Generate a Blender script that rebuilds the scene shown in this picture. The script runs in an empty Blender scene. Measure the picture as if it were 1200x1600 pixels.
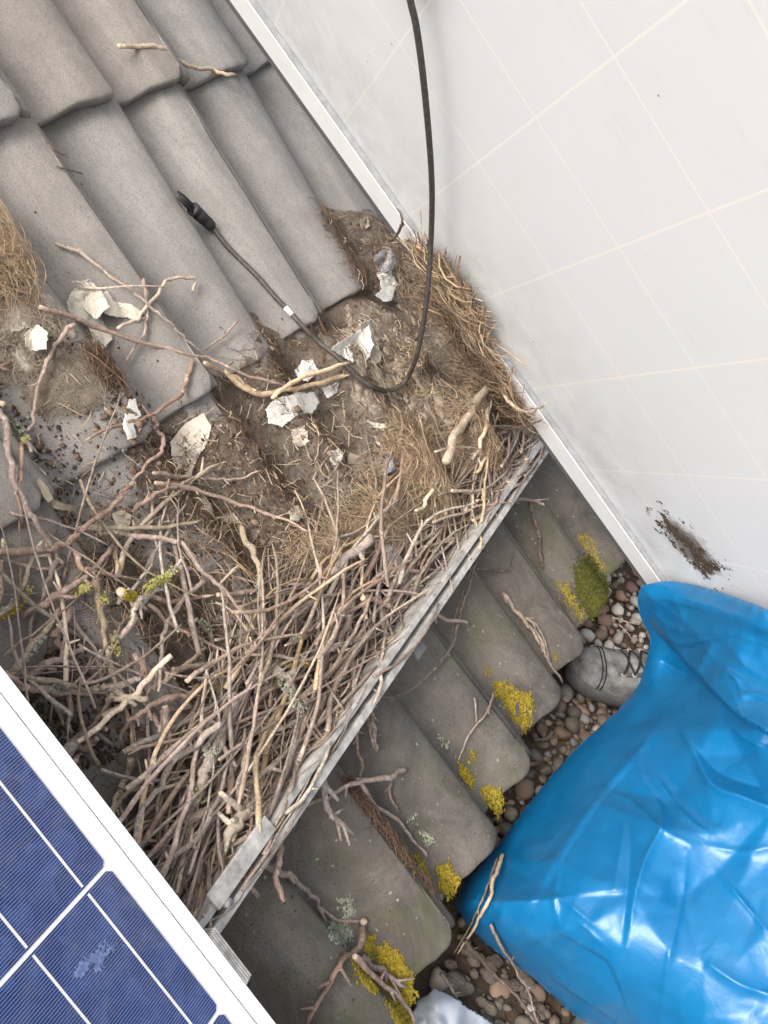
import bpy, math, random
import numpy as np
from mathutils import Matrix, Vector

random.seed(7)
RNG = np.random.default_rng(11)
S = bpy.context.scene

# ------------------------------------------------------------------ roof frame, camera
# roof coordinates: s down the slope, h along the eaves, n out of the roof (metres)
PITCH = math.radians(28)
W = np.array([[math.cos(PITCH), 0, math.sin(PITCH)], [0, 1, 0], [-math.sin(PITCH), 0, math.cos(PITCH)]])
CR = np.array([[0.5565, 0.4330, 0.7091], [0.8063, -0.4875, -0.3351], [0.2006, 0.7582, -0.6204]])
CF = 1459.8
CC = np.array([0.0079, -1.4123, 0.8677])

def world(q):
    return np.asarray(q, float) @ W.T

def ray(x, y):
    return CR.T @ np.array([(x - 600) / CF, (y - 800) / CF, 1.0])

def bp(x, y, n=0.0):
    """the spot of the roof plane raised by n that a surveyed photo point shows (s, h, n)"""
    d = ray(x, y)
    return CC + d * ((n - CC[2]) / d[2])

def on_ground(x, y, z):
    d = W @ ray(x, y); c = W @ CC
    return c + d * ((z - c[2]) / d[2])

def to_px(q):
    v = (np.asarray(q, float) - CC) @ CR.T
    return np.stack([CF * v[..., 0] / v[..., 2] + 600, CF * v[..., 1] / v[..., 2] + 800], -1)

cam = bpy.data.cameras.new('camera')
cam_ob = bpy.data.objects.new('camera', cam)
S.collection.objects.link(cam_ob)
B3 = (W @ CR.T)
mw = Matrix.Identity(4)
for i in range(3):
    mw[i][0] = B3[i, 0]; mw[i][1] = -B3[i, 1]; mw[i][2] = -B3[i, 2]; mw[i][3] = world(CC)[i]
cam_ob.matrix_world = mw
cam.sensor_fit = 'VERTICAL'; cam.sensor_height = 36; cam.lens = CF / 1600 * 36
cam.clip_start = 0.02; cam.clip_end = 500
S.camera = cam_ob

# ------------------------------------------------------------------ daylight: bright overcast
SUN_DIR = Vector((-0.34, -0.71, 0.61)).normalized()          # towards the sun
wd = bpy.data.worlds.new('World'); S.world = wd; wd.use_nodes = True
nt = wd.node_tree
sky = nt.nodes.new('ShaderNodeTexSky'); sky.sky_type = 'NISHITA'; sky.sun_disc = False
sky.sun_elevation = math.asin(SUN_DIR.z); sky.sun_rotation = math.atan2(SUN_DIR.x, SUN_DIR.y)
sky.air_density = 1.0; sky.dust_density = 6.0; sky.ozone_density = 0.6
bgn = nt.nodes['Background']; bgn.inputs['Strength'].default_value = 0.15
hsv = nt.nodes.new('ShaderNodeHueSaturation'); hsv.inputs['Saturation'].default_value = 0.45     # thin cloud veil: a paler sky
nt.links.new(sky.outputs[0], hsv.inputs['Color']); nt.links.new(hsv.outputs[0], bgn.inputs[0])
sun = bpy.data.lights.new('sun', 'SUN'); sun.energy = 1.2; sun.angle = math.radians(28); sun.color = (1, 0.975, 0.94)
sun_ob = bpy.data.objects.new('sun', sun); S.collection.objects.link(sun_ob)
sun_ob.rotation_euler = SUN_DIR.to_track_quat('Z', 'Y').to_euler(); sun_ob.location = (0, -3, 5)
S.view_settings.view_transform = 'Standard'; S.view_settings.look = 'None'
S.view_settings.gamma = 1; S.view_settings.use_curve_mapping = False
S.view_settings.exposure = 0.80

# ------------------------------------------------------------------ helpers
def hash01(ix, iy, seed):
    v = (ix.astype(np.int64) * 374761393 + iy.astype(np.int64) * 668265263 + seed * 1274126177) & 0xFFFFFFFF
    v = ((v ^ (v >> 13)) * 1274126177) & 0xFFFFFFFF
    return ((v ^ (v >> 16)) & 0xFFFF) / 65535.0

def vnoise(x, y, seed=0):
    ix = np.floor(x); iy = np.floor(y); fx = x - ix; fy = y - iy
    fx = fx * fx * (3 - 2 * fx); fy = fy * fy * (3 - 2 * fy)
    a = hash01(ix, iy, seed); b = hash01(ix + 1, iy, seed); c = hash01(ix, iy + 1, seed); d = hash01(ix + 1, iy + 1, seed)
    return (a * (1 - fx) + b * fx) * (1 - fy) + (c * (1 - fx) + d * fx) * fy * 1.0

def fbm(x, y, seed=0, octs=4):
    r = 0; a = 0.5
    for o in range(octs):
        r = r + a * (vnoise(x * 2 ** o, y * 2 ** o, seed + o * 17) - 0.5); a *= 0.55
    return r

def in_poly(x, y, poly):
    x = np.asarray(x, float); y = np.asarray(y, float); r = np.zeros(x.shape, bool); n = len(poly)
    for i in range(n):
        x0, y0 = poly[i]; x1, y1 = poly[(i + 1) % n]
        if y0 == y1: continue
        c = ((y0 > y) != (y1 > y)) & (x < (x1 - x0) * (y - y0) / (y1 - y0) + x0)
        r ^= c
    return r

def poly_dist(x, y, poly, closed=True):
    x = np.asarray(x, float); y = np.asarray(y, float); d = np.full(x.shape, 1e9); n = len(poly)
    for i in range(n if closed else n - 1):
        a = np.array(poly[i], float); b = np.array(poly[(i + 1) % n], float); e = b - a
        t = np.clip(((x - a[0]) * e[0] + (y - a[1]) * e[1]) / max(e @ e, 1e-12), 0, 1)
        d = np.minimum(d, np.hypot(x - a[0] - t * e[0], y - a[1] - t * e[1]))
    return d

def smooth_poly(pts, k=6):
    """Catmull-Rom through points of any dimension"""
    P = np.asarray(pts, float)
    if len(P) < 3:
        t = np.linspace(0, 1, k * max(1, len(P) - 1) + 1)[:, None]
        return P[0] * (1 - t) + P[-1] * t
    Q = np.vstack([2 * P[0] - P[1], P, 2 * P[-1] - P[-2]]); out = []
    for i in range(1, len(Q) - 2):
        p0, p1, p2, p3 = Q[i - 1:i + 3]
        for j in range(k):
            t = j / k
            out.append(0.5 * (2 * p1 + (p2 - p0) * t + (2 * p0 - 5 * p1 + 4 * p2 - p3) * t * t + (3 * p1 - p0 - 3 * p2 + p3) * t ** 3))
    out.append(P[-1])
    return np.array(out)

def mesh_data(name, v, f, mat=None, smooth=True):
    me = bpy.data.meshes.new(name)
    me.from_pydata([tuple(map(float, q)) for q in v], [], [tuple(map(int, q)) for q in f])
    if smooth: me.polygons.foreach_set('use_smooth', [True] * len(me.polygons))
    if mat is not None: me.materials.append(mat)
    me.update()
    return me

def mesh_np(name, v, f, mat=None, smooth=True):
    """fast path: f is an (N,3) or (N,4) integer array"""
    me = bpy.data.meshes.new(name); v = np.asarray(v, np.float32); f = np.asarray(f, np.int32); k = f.shape[1]
    me.vertices.add(len(v)); me.vertices.foreach_set('co', v.ravel())
    me.loops.add(f.size); me.loops.foreach_set('vertex_index', f.ravel())
    me.polygons.add(len(f)); me.polygons.foreach_set('loop_start', np.arange(0, f.size, k, dtype=np.int32))
    if smooth: me.polygons.foreach_set('use_smooth', np.ones(len(f), bool))
    if mat is not None: me.materials.append(mat)
    me.update(calc_edges=True); me.validate()
    return me

def link(name, me, parent=None):
    o = bpy.data.objects.new(name, me); S.collection.objects.link(o)
    if parent is not None: o.parent = parent
    return o

def empty(name, loc=(0, 0, 0)):
    o = bpy.data.objects.new(name, None); S.collection.objects.link(o); o.location = loc; o.empty_display_size = 0.05
    return o

def tag(o, label=None, cat=None, group=None, kind=None):
    if label: o['label'] = label
    if cat: o['category'] = cat
    if group: o['group'] = group
    if kind: o['kind'] = kind
    return o

def tube_arrays(paths, sides=6, cap=True):
    """paths: list of (pts (N,3), radii (N,)) -> vertices, triangles"""
    V, F, base = [], [], 0
    ang = np.arange(sides) * 2 * math.pi / sides
    for P, r in paths:
        P = np.asarray(P, float); n = len(P); r = np.broadcast_to(np.asarray(r, float), (n,))
        T = np.gradient(P, axis=0); T /= np.linalg.norm(T, axis=1)[:, None] + 1e-12
        ref = np.array([0.31, 0.17, 0.93]) if abs(T[0] @ np.array([0.31, 0.17, 0.93])) < 0.9 else np.array([1.0, 0, 0])
        A = np.cross(T, ref); A /= np.linalg.norm(A, axis=1)[:, None] + 1e-12; B = np.cross(T, A)
        ring = P[:, None] + r[:, None, None] * (np.cos(ang)[None, :, None] * A[:, None] + np.sin(ang)[None, :, None] * B[:, None])
        V.append(ring.reshape(-1, 3))
        i = np.arange(n - 1)[:, None] * sides; j = np.arange(sides)[None]; k = (j + 1) % sides
        a = base + i + j; b = base + i + k; c = a + sides; d = b + sides
        F.append(np.stack([a, b, d], -1).reshape(-1, 3)); F.append(np.stack([a, d, c], -1).reshape(-1, 3))
        if cap and sides > 3:
            j = np.arange(1, sides - 1)
            F.append(np.stack([np.full_like(j, base), base + j + 1, base + j], -1))
            e = base + (n - 1) * sides
            F.append(np.stack([np.full_like(j, e), e + j, e + j + 1], -1))
        base += n * sides
    return np.concatenate(V), np.concatenate(F)

def box_v(x0, x1, y0, y1, z0, z1):
    return [(x0, y0, z0), (x1, y0, z0), (x1, y1, z0), (x0, y1, z0), (x0, y0, z1), (x1, y0, z1), (x1, y1, z1), (x0, y1, z1)]
BOX_F = [(3, 2, 1, 0), (4, 5, 6, 7), (0, 1, 5, 4), (1, 2, 6, 5), (2, 3, 7, 6), (3, 0, 4, 7)]

class MB:
    def __init__(self): self.v = []; self.f = []
    def add(self, v, f):
        b = len(self.v); self.v += [tuple(q) for q in v]; self.f += [tuple(i + b for i in q) for q in f]; return self
    def box(self, *a): return self.add(box_v(*a), BOX_F)
    def build(self, name, mat, parent=None, smooth=False, bevel=0, M=None):
        v = np.array(self.v)
        if M is not None: v = v @ M[0].T + M[1]
        o = link(name, mesh_data(name, v, self.f, mat, smooth), parent)
        if bevel:
            m = o.modifiers.new('bevel', 'BEVEL'); m.width = bevel; m.segments = 2; m.limit_method = 'ANGLE'
        return o

# ------------------------------------------------------------------ materials
class Mat:
    def __init__(self, name):
        self.m = bpy.data.materials.new(name); self.m.use_nodes = True; self.t = self.m.node_tree
        self.b = self.t.nodes['Principled BSDF']
    def n(self, typ, **kw):
        q = self.t.nodes.new(typ)
        for k, v in kw.items():
            if k.startswith('i_'): q.inputs[int(k[2:]) if k[2:].isdigit() else k[2:]].default_value = v
            else: setattr(q, k, v)
        return q
    def l(self, a, b): self.t.links.new(a, b)
    def coord(self, kind='Object', scale=(1, 1, 1)):
        c = self.n('ShaderNodeTexCoord'); mp = self.n('ShaderNodeMapping'); mp.inputs['Scale'].default_value = scale
        self.l(c.outputs[kind], mp.inputs[0]); return mp.outputs[0]
    def noise(self, co, scale, detail=4, rough=0.6, dist=0.0):
        q = self.n('ShaderNodeTexNoise'); q.inputs['Scale'].default_value = scale; q.inputs['Detail'].default_value = detail
        q.inputs['Roughness'].default_value = rough; q.inputs['Distortion'].default_value = dist
        self.l(co, q.inputs['Vector']); return q.outputs['Fac']
    def ramp(self, fac, stops, interp='LINEAR'):
        q = self.n('ShaderNodeValToRGB'); e = q.color_ramp.elements; q.color_ramp.interpolation = interp
        while len(e) < len(stops): e.new(0.5)
        for el, (p, c) in zip(e, stops):
            el.position = p; el.color = tuple(c) + (1,) if len(c) == 3 else c
        self.l(fac, q.inputs[0]); return q.outputs[0]
    def mix(self, fac, a, b, mode='MIX'):
        q = self.n('ShaderNodeMix', data_type='RGBA', blend_type=mode)
        for s, v in ((0, fac), (6, a), (7, b)):
            if hasattr(v, 'links'): self.l(v, q.inputs[s])
            else: q.inputs[s].default_value = v if s == 0 else (tuple(v) + (1,) if len(v) == 3 else v)
        return q.outputs[2]
    def math(self, op, a, b=0.0, c=0.0):
        q = self.n('ShaderNodeMath', operation=op)
        for i, v in enumerate((a, b, c)):
            if hasattr(v, 'links'): self.l(v, q.inputs[i])
            else: q.inputs[i].default_value = v
        return q.outputs[0]
    def bump(self, h, strength=0.3, dist=0.01):
        q = self.n('ShaderNodeBump'); q.inputs['Strength'].default_value = strength; q.inputs['Distance'].default_value = dist
        self.l(h, q.inputs['Height']); self.l(q.outputs[0], self.b.inputs['Normal']); return q
    def out(self, col=None, rough=0.8, spec=0.3, metal=0.0):
        if col is not None:
            if hasattr(col, 'links'): self.l(col, self.b.inputs['Base Color'])
            else: self.b.inputs['Base Color'].default_value = tuple(col) + (1,)
        if hasattr(rough, 'links'): self.l(rough, self.b.inputs['Roughness'])
        else: self.b.inputs['Roughness'].default_value = rough
        self.b.inputs['Specular IOR Level'].default_value = spec; self.b.inputs['Metallic'].default_value = metal
        return self.m

def mat_concrete(name, base, worn):
    m = Mat(name); co = m.coord('Object')
    big = m.noise(co, 5, 5, 0.6); mid = m.noise(co, 28, 5, 0.65); fine = m.noise(co, 420, 2, 0.5); grit = m.noise(co, 900, 2, 0.7)
    b = np.array(base)
    c = m.ramp(big, [(0.3, b * 0.80), (0.7, b * 1.12)])
    c = m.mix(0.35, c, m.ramp(mid, [(0.3, b * 0.7), (0.7, b * 1.25)]))
    c = m.mix(m.math('MULTIPLY', m.ramp(fine, [(0.36, (1, 1, 1)), (0.46, (0, 0, 0))]), 0.45), c, b * 0.45)
    c = m.mix(m.math('MULTIPLY', m.ramp(grit, [(0.58, (0, 0, 0)), (0.68, (1, 1, 1))]), 0.5), c, np.minimum(b * 1.9, 0.8))
    if worn:
        co2 = m.coord('Object')
        dark = m.noise(co2, 9, 6, 0.7, 0.6); spots = m.noise(co2, 60, 4, 0.7)
        sep = m.n('ShaderNodeSeparateXYZ'); m.l(co2, sep.inputs[0])
        eave = m.n('ShaderNodeMapRange'); eave.inputs[1].default_value = 0.46; eave.inputs[2].default_value = 0.74     # soot and algae gather near the drip edge
        m.l(m.math('ADD', m.math('MULTIPLY', sep.outputs[0], 1.0), m.math('MULTIPLY', dark, 0.25)), eave.inputs[0])
        dm = m.math('MULTIPLY', m.ramp(dark, [(0.42, (0, 0, 0)), (0.62, (1, 1, 1))]), m.math('ADD', m.math('MULTIPLY', eave.outputs[0], 0.85), 0.1))
        c = m.mix(dm, c, (0.085, 0.076, 0.070))
        alg = m.noise(co2, 7.3, 5, 0.65, 0.4)
        am = m.math('MULTIPLY', m.ramp(alg, [(0.50, (0, 0, 0)), (0.66, (1, 1, 1))]), m.math('ADD', m.math('MULTIPLY', eave.outputs[0], 0.6), 0.10))
        c = m.mix(am, c, (0.110, 0.115, 0.052))
        v = m.n('ShaderNodeTexVoronoi', i_Scale=75.0); m.l(co2, v.inputs['Vector'])
        sp = m.math('MULTIPLY', m.ramp(v.outputs['Distance'], [(0.14, (1, 1, 1)), (0.24, (0, 0, 0))]), m.ramp(spots, [(0.56, (0, 0, 0)), (0.60, (1, 1, 1))]))
        c = m.mix(m.math('MULTIPLY', sp, 0.75), c, (0.42, 0.44, 0.37))
        v2 = m.n('ShaderNodeTexVoronoi', i_Scale=170.0); m.l(co2, v2.inputs['Vector'])
        sp2 = m.math('MULTIPLY', m.ramp(v2.outputs['Distance'], [(0.16, (1, 1, 1)), (0.26, (0, 0, 0))]), m.ramp(m.noise(co2, 17, 3, 0.6), [(0.5, (0, 0, 0)), (0.6, (1, 1, 1))]))
        c = m.mix(m.math('MULTIPLY', sp2, 0.5), c, (0.035, 0.03, 0.03))
    else:
        st = m.noise(co, 11, 5, 0.7, 0.8)
        c = m.mix(m.math('MULTIPLY', m.ramp(st, [(0.55, (0, 0, 0)), (0.72, (1, 1, 1))]), 0.35), c, b * 0.5)
        wh = m.noise(co, 34, 5, 0.75, 0.5)
        c = m.mix(m.math('MULTIPLY', m.ramp(wh, [(0.66, (0, 0, 0)), (0.72, (1, 1, 1))]), 0.35), c, (0.55, 0.53, 0.48))
    oi = m.n('ShaderNodeObjectInfo'); stk = m.noise(m.coord('Object', (5.0, 44.0, 5.0)), 1.0, 5, 0.7, 0.4)     # run-off streaks down the slope, each tile a little different
    c = m.mix(m.math('MULTIPLY', m.ramp(stk, [(0.46, (0, 0, 0)), (0.68, (1, 1, 1))]), 0.34), c, b * 0.55)
    c = m.mix(m.math('MULTIPLY', m.ramp(stk, [(0.26, (1, 1, 1)), (0.40, (0, 0, 0))]), 0.22), c, np.minimum(b * 1.5, 0.8))
    hs = m.n('ShaderNodeHueSaturation'); m.l(c, hs.inputs['Color']); m.l(m.math('ADD', m.math('MULTIPLY', oi.outputs['Random'], 0.24), 0.90), hs.inputs['Value'])
    m.l(m.math('ADD', m.math('MULTIPLY', m.math('FRACT', m.math('MULTIPLY', oi.outputs['Random'], 9.7)), 0.5), 0.75), hs.inputs['Saturation']); c = hs.outputs[0]
    h = m.math('ADD', m.math('MULTIPLY', fine, 0.6), m.math('ADD', m.math('MULTIPLY', mid, 1.5), m.math('MULTIPLY', grit, 0.4)))
    m.bump(h, 0.5, 0.0022)
    return m.out(c, 0.93, 0.15)

M_TILE = mat_concrete('concrete_tile', (0.268, 0.249, 0.231), False)
M_TILE_W = mat_concrete('weathered_concrete', (0.186, 0.166, 0.145), True)

def mat_simple(name, col, rough=0.8, spec=0.3, metal=0.0, var=0.25, scale=60, bump=0.0, bdist=0.002, rnd=0.0):
    m = Mat(name); co = m.coord('Object'); f = m.noise(co, scale, 5, 0.65); b = np.array(col)
    c = m.ramp(f, [(0.3, b * (1 - var)), (0.7, np.minimum(b * (1 + var), 1))])
    if rnd:
        oi = m.n('ShaderNodeObjectInfo')
        hs = m.n('ShaderNodeHueSaturation'); m.l(c, hs.inputs['Color'])
        m.l(m.math('ADD', m.math('MULTIPLY', oi.outputs['Random'], rnd), 1 - rnd * 0.5), hs.inputs['Value'])
        c = hs.outputs[0]
    if bump: m.bump(f, bump, bdist)
    return m.out(c, rough, spec, metal)

def mat_bark(name, a, b, pale):
    m = Mat(name); co = m.coord('Generated'); co2 = m.coord('Object')
    oi = m.n('ShaderNodeObjectInfo')
    add = m.n('ShaderNodeVectorMath', operation='ADD'); m.l(co2, add.inputs[0])
    cx = m.n('ShaderNodeCombineXYZ'); m.l(m.math('MULTIPLY', oi.outputs['Random'], 17.0), cx.inputs[0]); m.l(cx.outputs[0], add.inputs[1])
    f1 = m.noise(add.outputs[0], 28, 5, 0.65); f2 = m.noise(add.outputs[0], 260, 4, 0.7); f3 = m.noise(add.outputs[0], 90, 4, 0.65)
    c = m.ramp(f1, [(0.3, a), (0.7, b)])
    c = m.mix(m.math('MULTIPLY', m.ramp(f3, [(0.52, (0, 0, 0)), (0.64, (1, 1, 1))]), 0.75), c, pale)
    c = m.mix(m.math('MULTIPLY', m.ramp(f2, [(0.34, (1, 1, 1)), (0.48, (0, 0, 0))]), 0.65), c, np.array(a) * 0.33)
    hs = m.n('ShaderNodeHueSaturation'); m.l(c, hs.inputs['Color'])
    m.l(m.math('ADD', m.math('MULTIPLY', oi.outputs['Random'], 0.60), 0.92), hs.inputs['Value'])
    m.l(m.math('ADD', m.math('MULTIPLY', m.math('FRACT', m.math('MULTIPLY', oi.outputs['Random'], 7.3)), 0.4), 0.72), hs.inputs['Saturation'])
    m.bump(m.math('ADD', f2, f3), 1.0, 0.0016)
    return m.out(hs.outputs[0], 0.82, 0.25)

BARK = {
    'r': mat_bark('reddish_bark', (0.215, 0.145, 0.112), (0.345, 0.246, 0.194), (0.46, 0.36, 0.30)),
    'g': mat_bark('grey_brown_bark', (0.195, 0.148, 0.118), (0.345, 0.272, 0.220), (0.48, 0.40, 0.335)),
    't': mat_bark('pale_straw', (0.430, 0.315, 0.205), (0.590, 0.460, 0.325), (0.70, 0.59, 0.45)),
    'd': mat_bark('dark_bark', (0.095, 0.072, 0.059), (0.185, 0.142, 0.116), (0.27, 0.215, 0.175)),
    'y': mat_bark('olive_bark', (0.215, 0.158, 0.098), (0.370, 0.285, 0.185), (0.46, 0.385, 0.26)),
    'l': mat_bark('lichened_bark', (0.255, 0.210, 0.168), (0.410, 0.360, 0.300), (0.58, 0.54, 0.45)),
}

# ------------------------------------------------------------------ roof tiles
_u = np.linspace(0, 1, 401)
_pz = np.interp(_u, [0, 0.03, 0.08, 0.18, 0.30, 0.42, 0.52, 0.62, 0.72, 0.84, 0.905, 0.945, 0.975, 1.0],
                [-0.005, 0.000, 0.0030, 0.0050, 0.0035, -0.003, -0.013, -0.026, -0.036, -0.039, -0.039, -0.036, -0.024, -0.005])
_k = np.hanning(19); _k /= _k.sum()
_pz = np.convolve(np.concatenate([_pz[-60:-1], _pz, _pz[1:60]]), _k, 'same')[59:59 + 401]

def prof(u): return np.interp(u, _u, _pz)

TILT = 0.052
KS = np.arange(-14, 12)
def ks_fill(known, pitch):
    """roll positions for every k of KS from the surveyed ones"""
    kk = sorted(known); r = []
    for k in KS:
        if k < kk[0]: r.append(known[kk[0]] + (k - kk[0]) * pitch)
        elif k > kk[-1]: r.append(known[kk[-1]] + (k - kk[-1]) * pitch)
        else: r.append(known[k])
    return np.array(r)
A_b = ks_fill({-2: -0.3074, -1: -0.1303, 0: 0.0352}, 0.160)
B_b = ks_fill({0: -0.0402, -1: -0.1861, -2: -0.3447, -3: -0.4772, -4: -0.6174, -5: -0.7884}, 0.156)
B_t = ks_fill({0: 0.0374, -1: -0.1347, -2: -0.2885, -3: -0.448}, 0.157)
E_b = ks_fill({0: 0.0733, -1: -0.0804, -2: -0.2216, -3: -0.3792, -4: -0.5436, -5: -0.7024, -6: -0.8562}, 0.156)
E_t = ks_fill({-1: -0.068, -2: -0.2201, -3: -0.382, -4: -0.5368, -5: -0.6857, -6: -0.85}, 0.156)
COURSES = [   # name, lower edge s, exposure, h of rolls below, h above, material
    ('F', -0.795, 0.40, A_b + 0.04, A_b + 0.05, M_TILE),
    ('A', -0.400, 0.395, A_b, A_b + 0.03, M_TILE),
    ('B', 0.000, 0.400, B_b, B_t, M_TILE),
    ('C', 0.372, 0.372, (B_b + np.concatenate([E_t[:1] - 0.156, E_t[:-1]])) / 2, B_b, M_TILE),
    ('E', 0.740, 0.370, E_b, E_t, M_TILE_W),
]

def course_at(s):
    for c in COURSES:
        if s <= c[1]: return c
    return COURSES[-1]

def surf(s, h):
    """height of the tile surface at roof (s, h)"""
    nm, sb, ex, hb, ht, _ = course_at(s)
    w = (sb - s) / ex
    q = np.interp(h, hb * (1 - w) + ht * w, KS)
    return float(prof(math.ceil(q) - q)) - (sb - s) * TILT

def drop(x, y, lift=0.0):
    """surveyed photo point on the tile surface"""
    n = 0.0
    for _ in range(12):
        q = bp(x, y, n); n = 0.5 * n + 0.5 * (surf(q[0], q[1]) + lift)
    return bp(x, y, n)

roof = empty('roof'); tag(roof, kind='structure')
TILES = []
def make_tile(ci, k0, first):
    nm, sb, ex, hb, ht, mat = COURSES[ci]
    seed = ci * 40 + k0 + 100
    joint = 0.16
    qs = np.concatenate([np.linspace(k0 - joint, k0, 7)[:-1], np.linspace(k0, k0 + 1, 33)[:-1], np.linspace(k0 + 1, k0 + 2 - joint, 28)])
    L = ex + 0.075
    t = np.concatenate([[0.0, 0.0012, 0.004, 0.009, 0.016, 0.03], np.linspace(0.06, L, 9)])     # distance up from the lower edge
    dz = np.array([-0.0065, -0.0030, -0.0012, -0.0003, 0, 0] + [0] * 9)
    r = np.random.default_rng(seed)
    js, jn, jh = r.normal(0, 0.0025), r.normal(0, 0.0012), r.normal(0, 0.0012)
    u = np.ceil(qs - 1e-9) - qs; pz = prof(np.clip(u, 0, 1))
    bul = np.exp(-((u - 0.2) / 0.22) ** 2)
    top = []
    for ti, d in zip(t, dz):
        w = ti / ex; hh = np.interp(qs, KS, hb) * (1 - w) + np.interp(qs, KS, ht) * w
        edge = fbm(qs * 6, np.full_like(qs, seed * 3.1), seed, 4) * 0.007 * max(0, 1 - ti / 0.02)
        corner = 0.010 * (np.exp(-((qs - qs[0]) / 0.07) ** 2) + np.exp(-((qs - qs[-1]) / 0.05) ** 2)) * max(0, 1 - ti / 0.05)
        s = np.full_like(qs, sb - ti + js) - 0.006 * (1 - bul) * max(0, 1 - ti / 0.03) + edge - corner
        n = pz - ti * TILT + d + jn + fbm(qs * 3, np.full_like(qs, ti * 14 + seed), seed, 3) * 0.0022
        n += (qs - k0 - 1) * 0.0010 + (0.0028 if True else 0) * (qs > k0 + 1.55)
        top.append(np.stack([s, hh + jh, n], -1))
    top = np.array(top); bot = top[[0, 1, 4, len(t) - 1]].copy()
    bot[:, :, 2] -= np.array([0.012, 0.019, 0.017, 0.015])[:, None]; bot[0, :, 0] += 0.0
    bot[1, :, 0] -= 0.004
    rows = np.concatenate([bot[::-1], top]); nr, nc = rows.shape[:2]
    v = world(rows.reshape(-1, 3)); i, j = np.meshgrid(np.arange(nr), np.arange(nc - 1), indexing='ij')
    a = i * nc + j; b = ((i + 1) % nr) * nc + j
    f = np.stack([a, a + 1, b + 1, b], -1).reshape(-1, 4)
    o = link('roof_tile', mesh_np('roof_tile', v, f, mat), roof)
    me = o.data
    caps = []
    # close the two long sides
    import bmesh
    bm = bmesh.new(); bm.from_mesh(me); bm.verts.ensure_lookup_table()
    for c in (0, nc - 1):
        for q in range(1, nr // 2):
            ids = [q - 1, q, nr - 1 - q, nr - q]
            try: bm.faces.new([bm.verts[k * nc + c] for k in dict.fromkeys(ids)])
            except Exception: pass
    bmesh.ops.recalc_face_normals(bm, faces=bm.faces); bm.to_mesh(me); bm.free()
    TILES.append((ci, k0, o))
    return o
RANGES = {0: (-9, 7), 1: (-9, 7), 2: (-11, 7), 3: (-13, 7), 4: (-13, 5)}
for ci in range(len(COURSES)):
    lo, hi = RANGES[ci]
    for k in range(lo, hi, 2): make_tile(ci, k, False)

def tile_of(s, h):
    nm, sb, ex, hb, ht, _ = course_at(s); ci = [c[0] for c in COURSES].index(nm)
    w = (sb - s) / ex; q = np.interp(h, hb * (1 - w) + ht * w, KS) + 0.16
    k0 = int(math.floor((q + 1) / 2) * 2 - 1)
    for c, k, o in TILES:
        if c == ci and k == k0: return o
    return TILES[0][2]

M_UNDER = mat_simple('light_stop_dark', (0.045, 0.042, 0.04), 0.95, 0.1)
mb = MB(); c4 = world(np.array([(-1.25, -2.0, -0.062), (0.69, -2.0, -0.062), (0.69, 1.1, -0.062), (-1.25, 1.1, -0.062), (-1.25, -2.0, -0.10), (0.69, -2.0, -0.10), (0.69, 1.1, -0.10), (-1.25, 1.1, -0.10)]))
mb.add(c4, [(3, 2, 1, 0)[::-1], (4, 5, 6, 7)[::-1], (0, 1, 5, 4), (1, 2, 6, 5), (2, 3, 7, 6), (3, 0, 4, 7)]); mb.build('light_stop_underlay', M_UNDER, roof)  # unseen sheet added beneath the tiles to block light
# wall under the eaves
M_WALL = mat_simple('wall_render', (0.30, 0.28, 0.26), 0.9, 0.2)
mb = MB(); mb.box(-1.2, 0.52, -2.0, 1.1, -3.2, -0.36)
GZ = -0.50
house_wall = MB().box(-1.1, 0.50, -2.0, 1.1, GZ, -0.39).build('house_wall', M_WALL); tag(house_wall, kind='structure')

# ------------------------------------------------------------------ ground: gravel roof
M_GROUND = mat_simple('gravel_soil', (0.085, 0.060, 0.043), 0.95, 0.15, var=0.45, scale=40, bump=0.8, bdist=0.01)
gx = np.linspace(0.50, 1.7, 100); gy = np.linspace(-1.2, 0.7, 150); X, Y = np.meshgrid(gx, gy)
Zg = GZ - 0.014 + fbm(X * 14, Y * 14, 5, 4) * 0.03
gv = np.stack([X, Y, Zg], -1).reshape(-1, 3); nr, nc = X.shape
i, j = np.meshgrid(np.arange(nr - 1), np.arange(nc - 1), indexing='ij'); a = i * nc + j
gf = np.stack([a, a + 1, a + nc + 1, a + nc], -1).reshape(-1, 4)
gravel = link('gravel_ground', mesh_np('gravel_ground', gv, gf, M_GROUND)); tag(gravel, kind='structure')
far = MB(); far.add([(-40, -40, GZ - 0.045), (40, -40, GZ - 0.045), (40, 40, GZ - 0.045), (-40, 40, GZ - 0.045)], [(0, 1, 2, 3)])
M_FAR = mat_simple('gravel_far', (0.24, 0.20, 0.16), 0.95, 0.2, var=0.6, scale=45)
tag(far.build('ground', M_FAR), kind='structure')

def ico(sub):
    import bmesh
    bm = bmesh.new(); bmesh.ops.create_icosphere(bm, subdivisions=sub, radius=1)
    v = np.array([q.co[:] for q in bm.verts]); f = np.array([[q.index for q in p.verts] for p in bm.faces]); bm.free(); return v, f
ICO2 = ico(2); ICO1 = ico(1); ICO3 = ico(3)

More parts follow.
